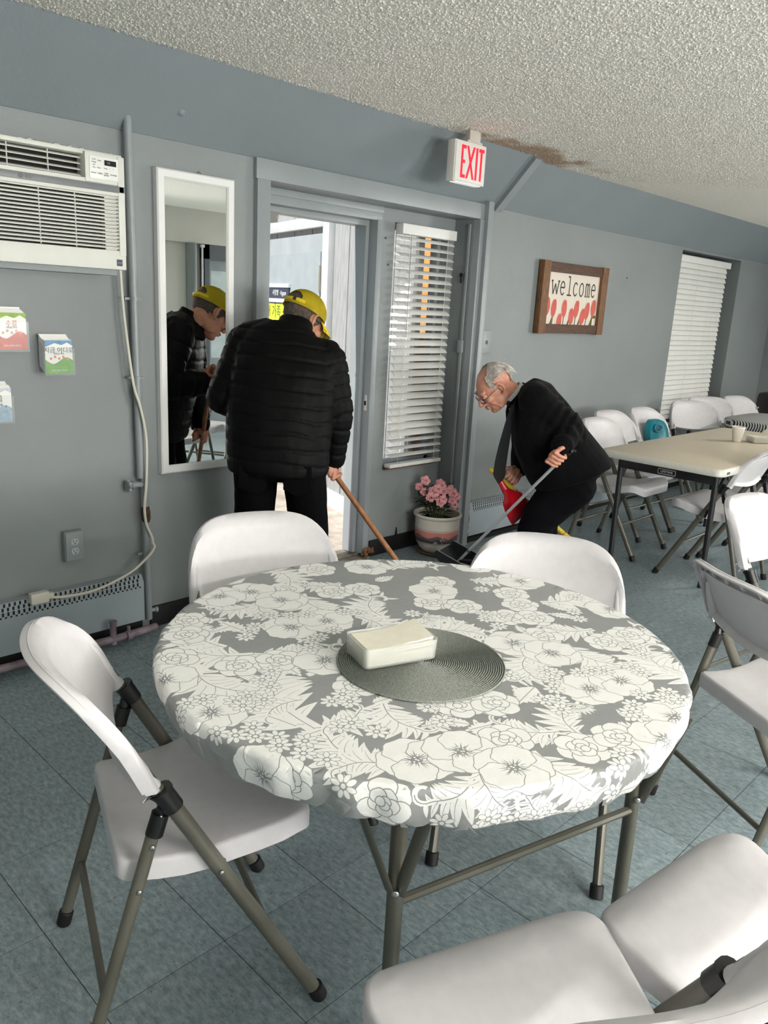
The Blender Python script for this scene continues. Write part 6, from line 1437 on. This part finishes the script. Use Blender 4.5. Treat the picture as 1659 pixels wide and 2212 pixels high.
mb.loft([[PMt @ V((a, b, 0)) for a, b in ou], [PMt @ V((a, b, .004)) for a, b in ou]])
for (a, b) in zip(ou[1:], ou[2:]+ou[:1]):
    if a == ou[0] and b == ou[1]: continue
    A, Bq = V((a[0], a[1], 0)), V((b[0], b[1], 0)); d = (Bq-A).normalized(); nn_ = V((-d.y, d.x, 0))*.003; hA = .035+.075*max(0, (a[0]+.125)/.21); hB_ = .035+.075*max(0, (b[0]+.125)/.21)
    mb.loft([[PMt @ (A+nn_), PMt @ (A-nn_), PMt @ (A-nn_+V((0, 0, hA))), PMt @ (A+nn_+V((0, 0, hA)))], [PMt @ (Bq+nn_), PMt @ (Bq-nn_), PMt @ (Bq-nn_+V((0, 0, hB_))), PMt @ (Bq+nn_+V((0, 0, hB_)))]])
    if b != ou[0] or True: MB().tube([PMt @ (A+V((0, 0, hA+.001))), PMt @ (Bq+V((0, 0, hB_+.001)))], .0028, 6).build('rim', edge_m, dp)
mb.build('pan', panm, dp, smooth=None)
MB().tube([PMt @ V((-.125, -.115, .003)), PMt @ V((-.125, .115, .003))], .003, 6).build('lip', edge_m, dp)
MB().tube([PMt @ V((.06, 0, .10)), ld((-.375, .195, .12))], .011, 10).build('socket', panm, dp)
# whisk broom and red dustpan in his far hand
wb0 = W2((.261, .200, 0)); wb = empty('corn_broom', (wb0.x, wb0.y, 0), 'corn whisk broom with a yellow bound handle in the far hand of the suited man', 'broom', ang); lb = lambda p: V(p)-V((.261, .200, 0))
A_, B_ = V((-.262, .080, .675)), V((.240, .192, .275))
MB().tube([lb(A_), lb(A_.lerp(B_, .5)), lb(B_)], [.0115, .0125, .015], 12).build('handle', mat('yellow_sleeve', (214, 186, 52), .3, c2=(190, 160, 40), vs_=30, bump=.15, bs=60), wb)
MB().tube([lb(A_-(B_-A_)*.015), lb(A_)], [.007, .0118], 12).build('end_cap', MATS['yellow_sleeve'], wb)
rdm = mat('red_binding', (190, 60, 40), .5); bd_ = (B_-A_).normalized()
for t in (.30, .38, .46, .54, .62, .70, .80, .90):
    c = A_.lerp(B_, t); MB().tube([lb(c-bd_*.002), lb(c+bd_*.002)], .0142 if t < .75 else .016, 12).build('binding', rdm if t > .75 else mat('dark_binding', (92, 76, 30), .5), wb)
e1_ = bd_.cross(V((0, 1, 0))).normalized(); e2_ = bd_.cross(e1_)
MB().loft([[lb(B_+bd_*t+e1_*a*cos(q)+e2_*b_*sin(q)) for q in [2*pi*i/16 for i in range(16)]] for t, a, b_ in ((-.005, .016, .016), (.02, .026, .022), (.045, .034, .024), (.055, .033, .023))]).build('shoulder_wrap', mat('wrap_yellow', (206, 170, 60), .45, c2=(186, 96, 50), vs_=40, thr=(.38, .5)), wb)
straw = mat('broom_straw', (150, 116, 58), .85, c2=(110, 84, 40), vs_=40, stretch=(1, 1, 1))
mb = MB(); rn3 = random.Random(9); b2_ = V((.40, .06, -.60)).normalized()
for k in range(420):
    q = rn3.random()*6.28; r = sqrt(rn3.random()); s0 = B_+bd_*.045+e1_*.030*r*cos(q)+e2_*.021*r*sin(q)
    L_3 = rn3.uniform(.22, .275); sag = V((.0, 0, -.012)); e = B_+bd_*.05+b2_*L_3+e1_*.085*r*cos(q)+e2_*.035*r*sin(q); e.z = max(.004, e.z)
    m_ = s0.lerp(e, .55)+V((0, 0, .006)); mb.tube([lb(s0), lb(m_), lb(e)], [.0022, .0020, .0011], 4, cap=False)
mb.build('straw', straw, wb, rec=False, kind='stuff')
rp0 = W2((-.15, .05, 0)); rp = empty('red_dustpan', (rp0.x, rp0.y, 0), 'small red plastic dustpan clipped to the corn broom in the far hand', 'dustpan', ang); lr = lambda p: V(p)-V((-.15, .05, 0))
redp = mat('red_plastic', (196, 22, 36), .3, var=.06, vs_=10)
h0, h1, en = V((-.232, .055, .655)), V((-.178, .048, .575)), V((-.085, .035, .425))
ax = (en-h1).normalized(); sd = V((.55, .70, .35)); sd = (sd-ax*sd.dot(ax)).normalized(); nm = ax.cross(sd)
if nm.y > 0: nm = -nm
mb = MB(); rw = []
for t, w_, dpt in ((0, .016, .014), (.03, .040, .028), (.055, .070, .036), (.10, .082, .034), (.145, .084, .026), (.175, .080, .010)):
    c = h1+ax*t; rw.append([c-sd*w_-nm*0, c-sd*w_*.95+nm*dpt*.9, c-sd*w_*.6+nm*dpt, c+nm*dpt*1.05, c+sd*w_*.6+nm*dpt, c+sd*w_*.95+nm*dpt*.9, c+sd*w_, c+sd*w_*.93-nm*.0, c+nm*(dpt*1.05-.006), c-sd*w_*.93])
mb.loft([[lr(p) for p in r] for r in rw]); mb.build('pan', redp, rp, smooth=35)
MB().tube([lr(h0), lr(h0.lerp(h1, .5)), lr(h1+ax*.012)], [.014, .0125, .016], 12, squash=(1.25, .7)).build('handle', redp, rp)
